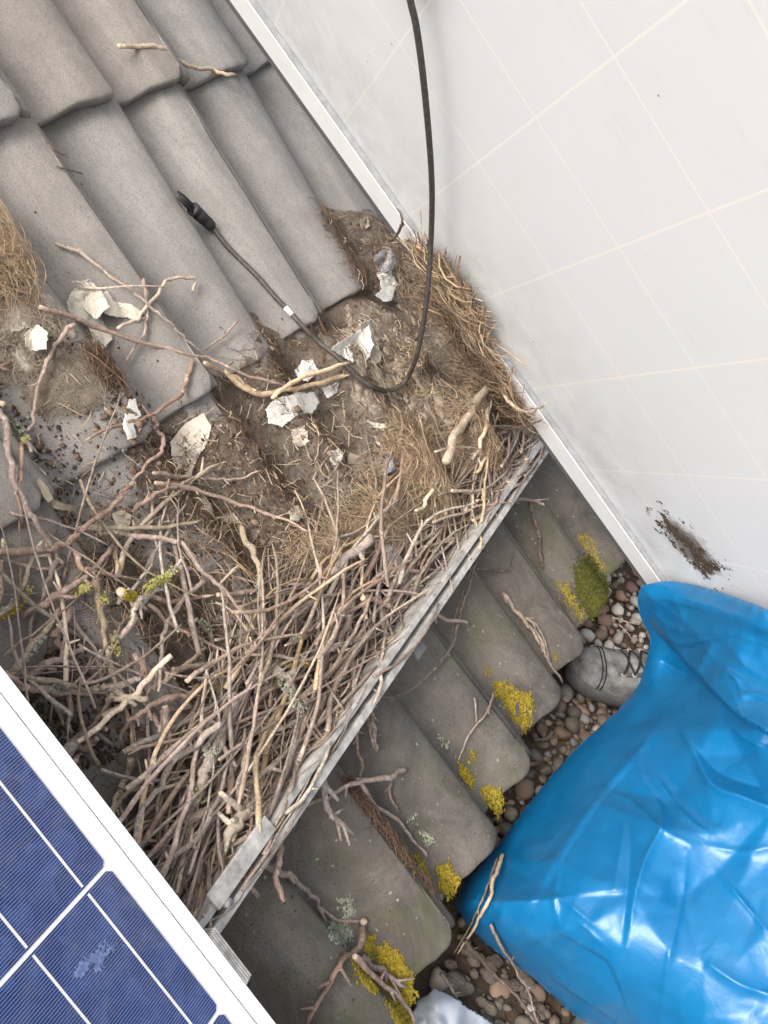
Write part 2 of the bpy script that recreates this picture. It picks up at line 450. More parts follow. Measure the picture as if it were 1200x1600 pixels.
PEB_COL = [(0.22, 0.165, 0.12), (0.36, 0.30, 0.24), (0.14, 0.115, 0.09), (0.46, 0.41, 0.36), (0.22, 0.205, 0.19), (0.27, 0.18, 0.13), (0.56, 0.53, 0.48)]
def mat_pebble(i, c):
    m = Mat('pebble_stone'); co = m.coord('Object'); oi = m.n('ShaderNodeObjectInfo'); b = np.array(c)
    f = m.noise(co, 55, 5, 0.7, 0.5); g = m.noise(co, 400, 3, 0.6)
    col = m.ramp(f, [(0.3, b * 0.6), (0.55, b), (0.75, np.minimum(b * 1.35, 0.9))])
    col = m.mix(m.math('MULTIPLY', m.ramp(g, [(0.55, (0, 0, 0)), (0.65, (1, 1, 1))]), 0.4), col, b * 0.45)
    hs = m.n('ShaderNodeHueSaturation'); m.l(col, hs.inputs['Color']); m.l(m.math('ADD', m.math('MULTIPLY', oi.outputs['Random'], 0.5), 0.7), hs.inputs['Value'])
    m.bump(g, 0.25, 0.002)
    return m.out(hs.outputs[0], 0.62, 0.4)
PEB_MATS = [mat_pebble(i, c) for i, c in enumerate(PEB_COL)]
def pebble_verts(seed, sub=ICO2):
    r = np.random.default_rng(seed); v = sub[0].copy()
    for _ in range(7):
        d = r.normal(size=3); d /= np.linalg.norm(d); c = r.uniform(0.62, 0.95); q = v @ d
        v = v - np.outer(np.maximum(q - c, 0) * 0.85, d)
    v *= 1 + 0.05 * np.sin(v @ r.normal(size=3) * 3 + r.uniform(0, 6))[:, None]
    return v * np.array([1, r.uniform(0.65, 0.9), r.uniform(0.5, 0.75)])
PEB = [mesh_np('pebble', pebble_verts(50 + i), ICO2[1], PEB_MATS[i % 7]) for i in range(21)]
def place_pebble(x, y, z, r, idx):
    o = link('pebble', PEB[idx % len(PEB)], gravel); o.location = (x, y, z); o.scale = (r, r, r)
    o.rotation_euler = (random.uniform(-0.5, 0.5), random.uniform(-0.5, 0.5), random.uniform(0, 6.28)); return o
# windows of gravel the photo shows
GW = [[(865, 1090), (960, 1090), (1000, 1075), (900, 1180), (800, 1320), (770, 1340), (840, 1200)],
      [(940, 890), (1010, 900), (1030, 1000), (990, 1010), (900, 1010), (915, 960)],
      [(690, 1480), (740, 1460), (860, 1560), (940, 1605), (920, 1640), (620, 1640), (640, 1560)]]
pts = []
count = 0
for wi, w in enumerate(GW):
    cx = [p[0] for p in w]; cy = [p[1] for p in w]; tries = 0; placed = []
    want = (170, 105, 25)[wi]
    while len(placed) < want and tries < 6000:
        tries += 1
        x, y = random.uniform(min(cx) - 12, max(cx) + 12), random.uniform(min(cy) - 12, max(cy) + 12)
        if not (in_poly(x, y, w) or poly_dist(x, y, w) < 14): continue
        g = on_ground(x, y, GZ)
        r = random.choice((0.007, 0.009, 0.012, 0.012, 0.015, 0.018)) * random.uniform(0.85, 1.2)
        if len(placed) < want * 0.2: r = random.uniform(0.015, 0.022)
        if any(math.hypot(g[0] - q[0], g[1] - q[1]) < 0.70 * (r + q[2]) for q in placed): continue
        placed.append((g[0], g[1], r)); count += 1
        col = random.choice((0, 1, 2, 5, 0, 2, 4)) if wi == 0 else random.choice((1, 3, 6, 3, 0, 5)) if wi == 1 else random.choice((0, 1, 2, 5, 3))
        place_pebble(g[0], g[1], GZ - 0.006 + random.uniform(-0.25, 0.35) * r, r, col + 7 * random.randrange(3))
# the remaining gravel as one mass
V, F, base = [], [], 0
for q in range(2600):
    x, y = random.uniform(0.50, 1.65), random.uniform(-1.15, 0.65)
    r = random.uniform(0.004, 0.012)
    v = pebble_verts(random.randrange(40), ICO1) * r
    a = random.uniform(0, 6.28); v = v @ np.array([[math.cos(a), -math.sin(a), 0], [math.sin(a), math.cos(a), 0], [0, 0, 1]]).T + (x, y, GZ - 0.012 + random.uniform(0, 0.008))
    V.append(v); F.append(ICO1[1] + base); base += len(v)
grit = link('gravel', mesh_np('gravel', np.concatenate(V), np.concatenate(F), PEB_MATS[0])); tag(grit, kind='stuff')
print('pebbles', count)

# ------------------------------------------------------------------ mounting rail
M_ALU = mat_simple('dull_aluminium', (0.43, 0.415, 0.39), 0.65, 0.35, 0.15, var=0.45, scale=48, bump=0.35, bdist=0.001)
M_ALU_D = mat_simple('aluminium_slot', (0.16, 0.155, 0.15), 0.6, 0.4, 0.3, var=0.3)
RN = 0.0634
rail = empty('mounting_rail', world((0.412, -0.5, RN - 0.04)))
tag(rail, 'grey aluminium mounting rail along the edge of the stick nest', 'rail')
RM = lambda: (W, -np.array(rail.location))
def rbox(mb, s0, s1, h0, h1, n0, n1):
    return mb.box(s0, s1, h0, h1, n0, n1)
mb = MB(); rbox(mb, 0.4020, 0.4100, -1.9, 0.22, RN - 0.04, RN); rbox(mb, 0.4180, 0.4275, -1.9, 0.22, RN - 0.04, RN); rbox(mb, 0.4102, 0.4178, -1.9, 0.22, RN - 0.04, RN - 0.020)
mb.build('rail_profile', M_ALU, rail, bevel=0.0007, M=RM())
mb = MB(); rbox(mb, 0.4104, 0.4176, -1.9, 0.22, RN - 0.0199, RN - 0.0175); mb.build('slot', M_ALU_D, rail, M=RM())
mb = MB(); rbox(mb, 0.390, 0.4105, -0.985, -0.880, RN + 0.0005, RN + 0.0045); mb.build('splice_plate', M_ALU, rail, bevel=0.001, M=RM())
bpt = bp(655, 1018, RN - 0.01); mb = MB(); rbox(mb, 0.4277, 0.446, bpt[1] - 0.012, bpt[1] + 0.014, RN - 0.012, RN - 0.008); mb.build('clip', M_ALU_D, rail, bevel=0.0008, M=RM())
v, f = tube_arrays([(np.array([[0.4140, -0.972, RN - 0.017], [0.4140, -0.972, RN + 0.003]]), 0.0050)], 10)
o = link('bolt', mesh_np('bolt', v @ W.T - np.array(rail.location), f, M_ALU, False), rail)
# roof hooks that carry the rail, clasped between tiles
for hh in (-1.25, -0.42):
    mb = MB(); rbox(mb, 0.30, 0.4018, hh - 0.015, hh + 0.015, RN - 0.046, RN - 0.0405); rbox(mb, 0.299, 0.305, hh - 0.015, hh + 0.015, -0.02, RN - 0.0465)
    mb.build('roof_hook', M_ALU, rail, bevel=0.0008, M=RM())

# ------------------------------------------------------------------ solar panels
M_FRAME = mat_simple('white_anodised_frame', (0.90, 0.905, 0.92), 0.38, 0.5, 0.0, var=0.05, scale=12)
M_EDGE_STRIP = mat_simple('dark_edge_strip', (0.13, 0.135, 0.14), 0.5, 0.4, 0.0, var=0.2, scale=20)

def mat_backsheet():
    m = Mat('panel_backsheet'); co = m.coord('Object'); sep = m.n('ShaderNodeSeparateXYZ'); m.l(co, sep.inputs[0])
    def line(ax, off, wid):
        a = m.math('DIVIDE', m.math('SUBTRACT', sep.outputs[ax], off), 0.158)
        fr = m.math('ABSOLUTE', m.math('SUBTRACT', m.math('FRACT', m.math('ADD', a, 100.5)), 0.5))
        r = m.n('ShaderNodeMapRange', interpolation_type='SMOOTHSTEP'); r.inputs[1].default_value = wid / 0.158; r.inputs[2].default_value = wid * 0.5 / 0.158
        m.l(fr, r.inputs[0]); return r.outputs[0]
    ln = m.math('MAXIMUM', line(0, 0.0, 0.0019), line(1, 0.0, 0.0017))
    big = m.noise(co, 2.2, 4, 0.6); cloud = m.noise(co, 14, 6, 0.7, 0.3)
    c = m.ramp(big, [(0.3, (0.695, 0.71, 0.735)), (0.7, (0.745, 0.76, 0.785))])
    c = m.mix(m.math('MULTIPLY', ln, 0.55), c, (0.90, 0.85, 0.79))
    # patchy darker tone towards the lower edge and splashes of soil
    low = m.n('ShaderNodeMapRange'); low.inputs[1].default_value = 0.16; low.inputs[2].default_value = -0.14; m.l(sep.outputs[1], low.inputs[0])
    gr = m.math('MULTIPLY', m.math('MULTIPLY', low.outputs[0], m.ramp(cloud, [(0.40, (0, 0, 0)), (0.7, (1, 1, 1))])), 0.42)
    c = m.mix(gr, c, (0.30, 0.27, 0.24))
    # smeared soil stain round the splash
    sx = m.math('SUBTRACT', sep.outputs[0], MUDC[0]); sy = m.math('SUBTRACT', sep.outputs[1], MUDC[1])
    al = m.math('ADD', m.math('MULTIPLY', sx, MUDD[0]), m.math('MULTIPLY', sy, MUDD[1])); ac = m.math('SUBTRACT', m.math('MULTIPLY', sy, MUDD[0]), m.math('MULTIPLY', sx, MUDD[1]))
    rr = m.math('SQRT', m.math('ADD', m.math('POWER', m.math('ABSOLUTE', m.math('DIVIDE', al, 0.062)), 2.0), m.math('POWER', m.math('ABSOLUTE', m.math('DIVIDE', ac, 0.052)), 2.0)))
    rn = m.math('ADD', rr, m.math('MULTIPLY', m.math('SUBTRACT', m.noise(co, 55, 6, 0.75), 0.5), 1.6))
    c = m.mix(m.math('MULTIPLY', m.ramp(rn, [(0.55, (1, 1, 1)), (1.05, (0, 0, 0))]), 0.9), c, (0.13, 0.10, 0.078))
    streak = m.noise(m.coord('Object', (3.0, 26.0, 1.0)), 4.0, 5, 0.7)
    c = m.mix(m.math('MULTIPLY', m.ramp(streak, [(0.56, (0, 0, 0)), (0.72, (1, 1, 1))]), 0.10), c, (0.42, 0.38, 0.34))
    v = m.n('ShaderNodeTexVoronoi', i_Scale=62.0); m.l(co, v.inputs['Vector'])
    sel = m.n('ShaderNodeSeparateColor'); m.l(v.outputs['Color'], sel.inputs[0])
    speck = m.math('MULTIPLY', m.math('LESS_THAN', v.outputs['Distance'], m.math('MULTIPLY', sel.outputs[1], 0.10)), m.math('GREATER_THAN', sel.outputs[0], 0.76))
    patch = m.ramp(m.noise(co, 6, 3, 0.6), [(0.48, (0, 0, 0)), (0.60, (1, 1, 1))])
    c = m.mix(m.math('MULTIPLY', m.math('MULTIPLY', speck, patch), 0.85), c, (0.10, 0.08, 0.06))
    return m.out(c, 0.42, 0.4)

PM = np.array([[0.9984, 0.0178, 0.0541], [0.0528, -0.6448, -0.7625], [0.0213, 0.7641, -0.6447]])
PO = np.array([-0.0444, -0.2292, 0.2736])
Pax = W @ PM
panel_up = empty('solar_panel')
m4 = Matrix.Identity(4)
for i in range(3):
    for j in range(3): m4[i][j] = Pax[i, j]
    m4[i][3] = world(PO)[i]
panel_up.matrix_world = m4
tag(panel_up, 'white backed solar panel tipped up on its edge over the nest', 'solar panel')
def panel_pt(x, y, off=0.0):
    """panel coordinates of a surveyed photo point on the sheet"""
    N = PM[:, 2]; d = ray(x, y); t = ((PO + N * off - CC) @ N) / (d @ N); q = CC + d * t - PO
    return np.array([q @ PM[:, 0], q @ PM[:, 1], off])
_a, _b = panel_pt(1046, 828)[:2], panel_pt(1096, 892)[:2]; MUDC = (_a + _b) / 2; MUDD = (_b - _a) / np.linalg.norm(_b - _a)
M_BACK = mat_backsheet()
e0 = panel_pt(360, 0); e1 = panel_pt(1010, 910)
sl = (e1[1] - e0[1]) / (e1[0] - e0[0])
XA, XB, YB = -0.95, 0.750, 0.86
def edge_y(x): return e0[1] + sl * (x - e0[0])
FW = 0.056
def quad_prism(mb, p, z0, z1):
    mb.add([(x, y, z0) for x, y in p] + [(x, y, z1) for x, y in p], [(0, 3, 2, 1), (4, 5, 6, 7), (0, 1, 5, 4), (1, 2, 6, 5), (2, 3, 7, 6), (3, 0, 4, 7)])
mb = MB()
ya, yb = edge_y(XA), edge_y(XB)
quad_prism(mb, [(XA, ya), (XB, yb), (XB - 0.002, yb + FW), (XA, ya + FW)], -0.002, 0.0015)         # back flange, long edge
quad_prism(mb, [(XA, YB - 0.035), (XB, YB - 0.035), (XB, YB), (XA, YB)], -0.002, 0.0015)
quad_prism(mb, [(XB - 0.035, yb + FW + 0.0005), (XB, yb + FW + 0.0005), (XB, YB - 0.0355), (XB - 0.035, YB - 0.0355)], -0.002, 0.0015)
quad_prism(mb, [(XA, ya + FW + 0.0005), (XA + 0.035, ya + FW + 0.0005), (XA + 0.035, YB - 0.0355), (XA, YB - 0.0355)], -0.002, 0.0015)
quad_prism(mb, [(XA, ya), (XB, yb), (XB, yb + 0.0022), (XA, ya + 0.0022)], -0.040, -0.0022)
quad_prism(mb, [(XB - 0.0022, yb + 0.003), (XB, yb + 0.003), (XB, YB - 0.003), (XB - 0.0022, YB - 0.003)], -0.040, -0.0022)
quad_prism(mb, [(XA, YB - 0.0022), (XB, YB - 0.0022), (XB, YB), (XA, YB)], -0.040, -0.0022)
mb.build('frame', M_FRAME, panel_up, bevel=0.0006)
mb = MB(); quad_prism(mb, [(XA, ya + FW + 0.0015), (XB - 0.036, yb + FW + 0.0015), (XB - 0.036, yb + FW + 0.0035), (XA, ya + FW + 0.0035)], -0.0075, 0.0010); mb.build('gap_strip', mat_simple('grey_gap_strip', (0.26, 0.265, 0.275), 0.5, 0.4), panel_up)  # grey strip put in to darken the gap beside the recessed sheet
mb = MB(); quad_prism(mb, [(XA, ya - 0.028), (XB, yb - 0.026), (XB, yb - 0.0003), (XA, ya - 0.0003)], -0.012, -0.0026); mb.build('dark_edge_strip', M_EDGE_STRIP, panel_up, bevel=0.001)  # dark grey strip running along the outside of the white flange
mb = MB(); quad_prism(mb, [(XA + 0.003, ya + 0.004), (XB - 0.003, yb + 0.004), (XB - 0.003, YB - 0.004), (XA + 0.003, YB - 0.004)], -0.0125, -0.0085)
bs = mb.build('back_sheet', M_BACK, panel_up)
M_GLASS_D = mat_simple('panel_glass', (0.02, 0.03, 0.09), 0.1, 0.5)
mb = MB(); quad_prism(mb, [(XA + 0.003, ya + 0.004), (XB - 0.003, yb + 0.004), (XB - 0.003, YB - 0.004), (XA + 0.003, YB - 0.004)], -0.0175, -0.0130); mb.build('glass', M_GLASS_D, panel_up)
# splash of dried mud on the sheet
M_MUD = mat_simple('dried_mud', (0.085, 0.062, 0.046), 0.9, 0.15, var=0.5, scale=120, bump=0.5)
def splat(fn, x0, x1, y0, y1, nx, ny, thr, z, hgt, name, mat, parent):
    """thin crust whose ragged outline is where fn(x, y) passes thr"""
    X, Y = np.meshgrid(np.linspace(x0, x1, nx), np.linspace(y0, y1, ny)); m = fn(X, Y)
    keep = m > thr; Z = z + np.clip(m - thr, 0, 0.5) * hgt
    idx = -np.ones(X.shape, int); cell = keep[:-1, :-1] & keep[1:, :-1] & keep[:-1, 1:] & keep[1:, 1:]
    use = np.zeros(X.shape, bool)
    for di in (0, 1):
        for dj in (0, 1): use[di:ny - 1 + di, dj:nx - 1 + dj] |= cell
    idx[use] = np.arange(use.sum()); v = np.stack([X, Y, Z], -1)[use]
    i, j = np.nonzero(cell); f = np.stack([idx[i, j], idx[i, j + 1], idx[i + 1, j + 1], idx[i + 1, j]], -1)
    o = link(name, mesh_np(name, v, f, mat), parent)
    return o
mud_line = [panel_pt(x, y)[:2] for x, y in ((1046, 832), (1060, 848), (1076, 868), (1096, 890))]
mud_hole = panel_pt(1084, 846)[:2]
def mud_fn(X, Y):
    d = poly_dist(X, Y, mud_line, False)
    m = 0.74 - d / 0.075 * 0.42 + fbm(X * 70, Y * 70, 3, 5) * 0.75 + fbm(X * 420, Y * 420, 9, 2) * 0.55
    hole = np.exp(-((X - mud_hole[0]) ** 2 + (Y - mud_hole[1]) ** 2) / 0.011 ** 2)
    return m - hole * 0.7
mc = np.mean(mud_line, 0)
o = splat(mud_fn, mc[0] - 0.10, mc[0] + 0.10, mc[1] - 0.09, mc[1] + 0.09, 210, 190, 0.60, -0.0083, 0.002, 'mud_splash', M_MUD, panel_up)
jp = panel_pt(618, -160, -0.0085)
JB = MB().box(jp[0] - 0.05, jp[0] + 0.05, jp[1] - 0.03, jp[1] + 0.05, -0.008, 0.016).build('junction_box', mat_simple('black_plastic', (0.018, 0.018, 0.02), 0.45, 0.4), panel_up, bevel=0.004)

# --- the panel still lying on the rail
LG = -0.036; LN = 0.0918
lo = bp(170, 1350, LN)
Lax = W @ np.array([[math.cos(LG), -math.sin(LG), 0], [math.sin(LG), math.cos(LG), 0], [0, 0, 1]])
panel_low = empty('solar_panel')
m4 = Matrix.Identity(4)
for i in range(3):
    for j in range(3): m4[i][j] = Lax[i, j]
    m4[i][3] = world(lo)[i]
panel_low.matrix_world = m4
tag(panel_low, 'dark blue solar panel lying flat with white frame beside the sticks', 'solar panel')
CP = 0.1705
FO = 0.0300; FI = 0.0185        # frame lip outer / inner edge
XS0, XS1 = -CP * 5 - 0.04, CP * 2 + 0.03
WL = -CP * 4 - 0.03
mb = MB()
mb.box(XS0, XS1, FI, FO, -0.034, 0.0032); mb.box(XS0, XS1, FO - 0.0016, FO, -0.035, -0.0341)
mb.box(XS0, XS1, WL - 0.012, WL - 0.0005, -0.034, 0.0032); mb.box(XS1 - 0.0115, XS1, WL, FI - 0.0003, -0.034, 0.0032); mb.box(XS0, XS0 + 0.0115, WL, FI - 0.0003, -0.034, 0.0032)
mb.build('frame', M_FRAME, panel_low, bevel=0.0008)
mb = MB(); mb.box(XS0 + 0.012, XS1 - 0.012, WL, FI - 0.0022, -0.006, 0.0)
mb.build('back_sheet', mat_simple('white_sheet_under_glass', (0.80, 0.80, 0.80), 0.12, 0.5, var=0.03), panel_low)
def mat_cell():
    m = Mat('polycrystalline_cell'); co = m.coord('Object'); sep = m.n('ShaderNodeSeparateXYZ'); m.l(co, sep.inputs[0])
    v = m.n('ShaderNodeTexVoronoi', i_Scale=55.0); m.l(co, v.inputs['Vector']); sc = m.n('ShaderNodeSeparateColor'); m.l(v.outputs['Color'], sc.inputs[0])
    c = m.ramp(sc.outputs[0], [(0.0, (0.008, 0.022, 0.098)), (0.6, (0.011, 0.030, 0.125)), (1.0, (0.020, 0.047, 0.17))])
    big = m.noise(co, 9, 4, 0.6)
    c = m.mix(m.math('MULTIPLY', m.ramp(big, [(0.4, (0, 0, 0)), (0.75, (1, 1, 1))]), 0.5), c, (0.016, 0.050, 0.185))
    fr = m.math('ABSOLUTE', m.math('SUBTRACT', m.math('FRACT', m.math('DIVIDE', sep.outputs[0], 0.0026)), 0.5))
    c = m.mix(m.math('MULTIPLY', m.math('LESS_THAN', fr, 0.075), 0.5), c, (0.42, 0.44, 0.55))
    dust = m.noise(co, 40, 6, 0.7)
    c = m.mix(m.math('MULTIPLY', m.ramp(dust, [(0.45, (0, 0, 0)), (0.8, (1, 1, 1))]), 0.10), c, (0.45, 0.45, 0.48))
    return m.out(c, 0.16, 0.5)
M_CELL = mat_cell(); M_BUS = mat_simple('busbar_ribbon', (0.72, 0.72, 0.73), 0.3, 0.5, 0.2, var=0.05)
g = 0.0022
cell_me = None
for i in range(-4, 2):
    for j in range(0, 4):
        x0, y1 = i * CP, -j * CP
        c = 0.004
        p = [(x0 + g, y1 - CP + g + c), (x0 + g + c, y1 - CP + g), (x0 + CP - g - c, y1 - CP + g), (x0 + CP - g, y1 - CP + g + c), (x0 + CP - g, y1 - g - c), (x0 + CP - g - c, y1 - g), (x0 + g + c, y1 - g), (x0 + g, y1 - g - c)]
        v = [(x, y, 0.0002) for x, y in p] + [(x, y, 0.0010) for x, y in p]
        f = [tuple(range(8))[::-1], tuple(range(8, 16))] + [(q, (q + 1) % 8, (q + 1) % 8 + 8, q + 8) for q in range(8)]
        o = link('solar_cell', mesh_data('solar_cell', v, f, M_CELL, False), panel_low)
        for bj in (0.030, 0.093, 0.150):
            MB().box(x0 + 0.004 if True else 0, x0 + CP - 0.004, y1 - bj - 0.0011, y1 - bj + 0.0011, 0.00105, 0.00135).build('busbar', M_BUS, o)
# bird dropping smear on the glass
M_DROP = mat_simple('bird_dropping', (0.11, 0.15, 0.30), 0.6, 0.3, var=0.5, scale=150)
M_DROP2 = mat_simple('bird_dropping_white', (0.34, 0.37, 0.45), 0.6, 0.3, var=0.4, scale=150)
def low_pt(x, y, z=0.0014):
    q = bp(x, y, LN + z) - lo
    return np.array([q[0] * math.cos(LG) + q[1] * math.sin(LG), -q[0] * math.sin(LG) + q[1] * math.cos(LG), z])
drop_line = [low_pt(x, y)[:2] for x, y in ((126, 1520), (150, 1500), (176, 1482))]
def drop_fn(X, Y):
    d = poly_dist(X, Y, drop_line, False)
    return 0.5 - d / 0.011 * 0.5 + fbm(X * 120, Y * 120, 5, 4) * 0.9 + fbm(X * 700, Y * 700, 6, 2) * 0.8
dc = np.mean(drop_line, 0)
splat(drop_fn, dc[0] - 0.05, dc[0] + 0.05, dc[1] - 0.05, dc[1] + 0.05, 130, 130, 0.20, 0.0013, 0.0015, 'bird_dropping', M_DROP, panel_low)
splat(lambda X, Y: drop_fn(X, Y) - 0.30, dc[0] - 0.05, dc[0] + 0.05, dc[1] - 0.05, dc[1] + 0.05, 130, 130, 0.34, 0.0016, 0.0015, 'bird_dropping', M_DROP2, panel_low)
# end clamp at the rail
ec = low_pt(345, 1515, 0)
mb = MB()
for q in range(4): mb.box(ec[0] - 0.030, ec[0] + 0.030, FO + 0.0005 + q * 0.0030, FO + 0.0030 + q * 0.0030, -0.03, 0.0022 - 0.0008 * q)
cl = mb.build('end_clamp', M_ALU, panel_low, bevel=0.0004)


# ------------------------------------------------------------------ soil and nest padding on the tiles
def px_poly(poly, n=0.0):
    return [tuple(bp(x, y, n)[:2]) for x, y in poly]
DIRT = [  # outline in the survey photo, ragged edge (m), base height (m)
    ([(505, 305), (580, 320), (640, 375), (690, 425), (745, 480), (775, 580), (825, 690), (770, 800), (650, 880), (520, 905), (430, 885), (330, 835), (245, 780), (225, 700), (330, 625), (350, 600), (400, 520), (420, 478), (470, 520), (515, 495), (575, 450)], 0.016, 0.004),
    ([(-60, 440), (40, 450), (80, 490), (150, 550), (205, 585), (240, 620), (215, 680), (150, 640), (90, 600), (40, 560), (-60, 545)], 0.030, -0.012),
    ([(120, 840), (300, 800), (450, 830), (650, 800), (800, 700), (790, 840), (640, 1040), (520, 1180), (400, 1330), (330, 1410), (230, 1330), (260, 1180), (330, 1090), (200, 1000), (120, 940)], 0.030, -0.008),
    ([(60, 1080), (130, 960), (190, 1010), (260, 1120), (200, 1180), (130, 1190)], 0.03, -0.022),
    ([(548, 1212), (590, 1215), (640, 1290), (700, 1370), (715, 1395), (690, 1385), (640, 1330), (585, 1262)], 0.010, 0.0),
]
DP = [px_poly(p) for p, _, _ in DIRT]
MOUNDS = [((640, 560), 0.085, 0.040), ((715, 540), 0.050, 0.030), ((750, 600), 0.040, 0.045), ((700, 660), 0.060, 0.040), ((560, 560), 0.05, 0.022), ((700, 440), 0.045, 0.028), ((620, 420), 0.04, 0.014),
          ((640, 760), 0.09, 0.034), ((740, 720), 0.06, 0.050), ((540, 850), 0.06, 0.022), ((20, 480), 0.05, 0.012)]
MC = [(bp(x, y, 0.02)[:2], r, h) for (x, y), r, h in MOUNDS]
HOLE = bp(672, 585, 0.03)[:2]

def base_surf(Sx, Hx):
    out = np.zeros(Sx.shape); res = np.empty(Sx.shape)
    for nm, sb, ex, hb, ht, _ in COURSES:
        lo = sb - ex - 1e-9 if nm != 'F' else -9
        m = (Sx <= sb) & (Sx > lo)
        if not m.any(): continue
        w = (sb - Sx[m]) / ex; H = Hx[m]; q = np.empty(H.shape)
        for ww in np.unique(np.round(w, 4)):
            k = np.abs(w - ww) < 1e-3; q[k] = np.interp(H[k], hb * (1 - ww) + ht * ww, KS)
        res[m] = prof(np.ceil(q) - q) - (sb - Sx[m]) * TILT
    return res

def dirt_field(s0, s1, h0, h1, step):
    sx = np.arange(s0, s1, step); hx = np.arange(h0, h1, step); Sx, Hx = np.meshgrid(sx, hx, indexing='ij')
    b = base_surf(Sx, Hx)
    # soil bridges the valleys: smoothed base
    k = np.hanning(int(0.11 / step) | 1); k /= k.sum()
    sm = np.apply_along_axis(lambda r: np.convolve(np.pad(r, len(k) // 2, 'edge'), k, 'valid'), 1, b)
    k2 = np.hanning(int(0.08 / step) | 1); k2 /= k2.sum()
    sm = np.apply_along_axis(lambda r: np.convolve(np.pad(r, len(k2) // 2, 'edge'), k2, 'valid'), 0, sm)
    top = np.full(Sx.shape, -1.0)
    for (poly, rag, bh), P in zip(DIRT, DP):
        d = poly_dist(Sx, Hx, P); ins = in_poly(Sx, Hx, P); sd = np.where(ins, d, -d) + fbm(Sx * 22, Hx * 22, 3, 5) * rag * 1.6
        hgt = np.clip(sd / 0.035, -1, 1) * 0.016 + bh - 0.006
        hgt = np.where(sd < -0.02, -1, hgt); top = np.maximum(top, hgt)
    m = 0
    for c, r, h in MC: m = m + h * np.exp(-((Sx - c[0]) ** 2 + (Hx - c[1]) ** 2) / (r * r))
    hole = np.exp(-((Sx - HOLE[0]) ** 2 + (Hx - HOLE[1]) ** 2) / 0.021 ** 2)
    rough = fbm(Sx * 30, Hx * 30, 8, 4) * 0.024 + fbm(Sx * 120, Hx * 120, 21, 4) * 0.015
    amp = 0.45 + np.clip(m / 0.04, 0, 1) * 0.9
    z = sm + top + m + rough * amp - hole * 0.035
    z = np.where(top < -0.5, -1, z)
    return sx, hx, Sx, Hx, b, z
STEP = 0.0042
dsx, dhx, DS, DH, DB, DZ = dirt_field(-0.35, 0.725, -1.12, 0.16, STEP)
def top_n(s, h):
    """height of whatever lies on the roof at (s, h): soil or tile"""
    i = int(round((s - dsx[0]) / STEP)); j = int(round((h - dhx[0]) / STEP))
    if 0 <= i < len(dsx) and 0 <= j < len(dhx): return max(DZ[i, j], DB[i, j])
    return surf(s, h)
def drop_top(x, y, lift=0.0):
    n = 0.0
    for _ in range(14):
        q = bp(x, y, n); n = 0.5 * n + 0.5 * (top_n(q[0], q[1]) + lift)
    return bp(x, y, n)

def mat_dirt():
    m = Mat('nest_soil'); co = m.coord('Object')
    a = m.noise(co, 9, 5, 0.65, 0.5); b = m.noise(co, 45, 6, 0.75, 0.6); c = m.noise(co, 320, 4, 0.75); d = m.noise(co, 700, 2, 0.6)
    col = m.ramp(a, [(0.30, (0.130, 0.100, 0.077)), (0.46, (0.215, 0.175, 0.140)), (0.60, (0.310, 0.270, 0.228)), (0.75, (0.235, 0.188, 0.147))])
    col = m.mix(m.math('MULTIPLY', m.ramp(b, [(0.42, (0, 0, 0)), (0.66, (1, 1, 1))]), 0.6), col, (0.26, 0.215, 0.172))
    col = m.mix(m.math('MULTIPLY', m.ramp(b, [(0.25, (1, 1, 1)), (0.42, (0, 0, 0))]), 0.7), col, (0.065, 0.046, 0.034))
    col = m.mix(m.math('MULTIPLY', m.ramp(c, [(0.56, (0, 0, 0)), (0.66, (1, 1, 1))]), 0.5), col, (0.36, 0.30, 0.235))
    col = m.mix(m.math('MULTIPLY', m.ramp(c, [(0.34, (1, 1, 1)), (0.44, (0, 0, 0))]), 0.6), col, (0.035, 0.024, 0.017))
    m.bump(m.math('ADD', m.math('MULTIPLY', c, 1.0), m.math('ADD', m.math('MULTIPLY', b, 2.0), m.math('MULTIPLY', d, 0.5))), 0.9, 0.006)
    return m.out(col, 0.96, 0.1)
M_DIRT = mat_dirt()
keep = DZ > DB - 0.004
cell = keep[:-1, :-1] | keep[1:, :-1] | keep[:-1, 1:] | keep[1:, 1:]
ok = DZ > -0.5; cell &= ok[:-1, :-1] & ok[1:, :-1] & ok[:-1, 1:] & ok[1:, 1:]
use = np.zeros(DS.shape, bool)
for di in (0, 1):
    for dj in (0, 1): use[di:DS.shape[0] - 1 + di, dj:DS.shape[1] - 1 + dj] |= cell
idx = -np.ones(DS.shape, int); idx[use] = np.arange(use.sum())
i, j = np.nonzero(cell)
o = link('nest_soil', mesh_np('nest_soil', world(np.stack([DS, DH, DZ], -1)[use]), np.stack([idx[i, j], idx[i + 1, j], idx[i + 1, j + 1], idx[i, j + 1]], -1), M_DIRT)); tag(o, kind='stuff')

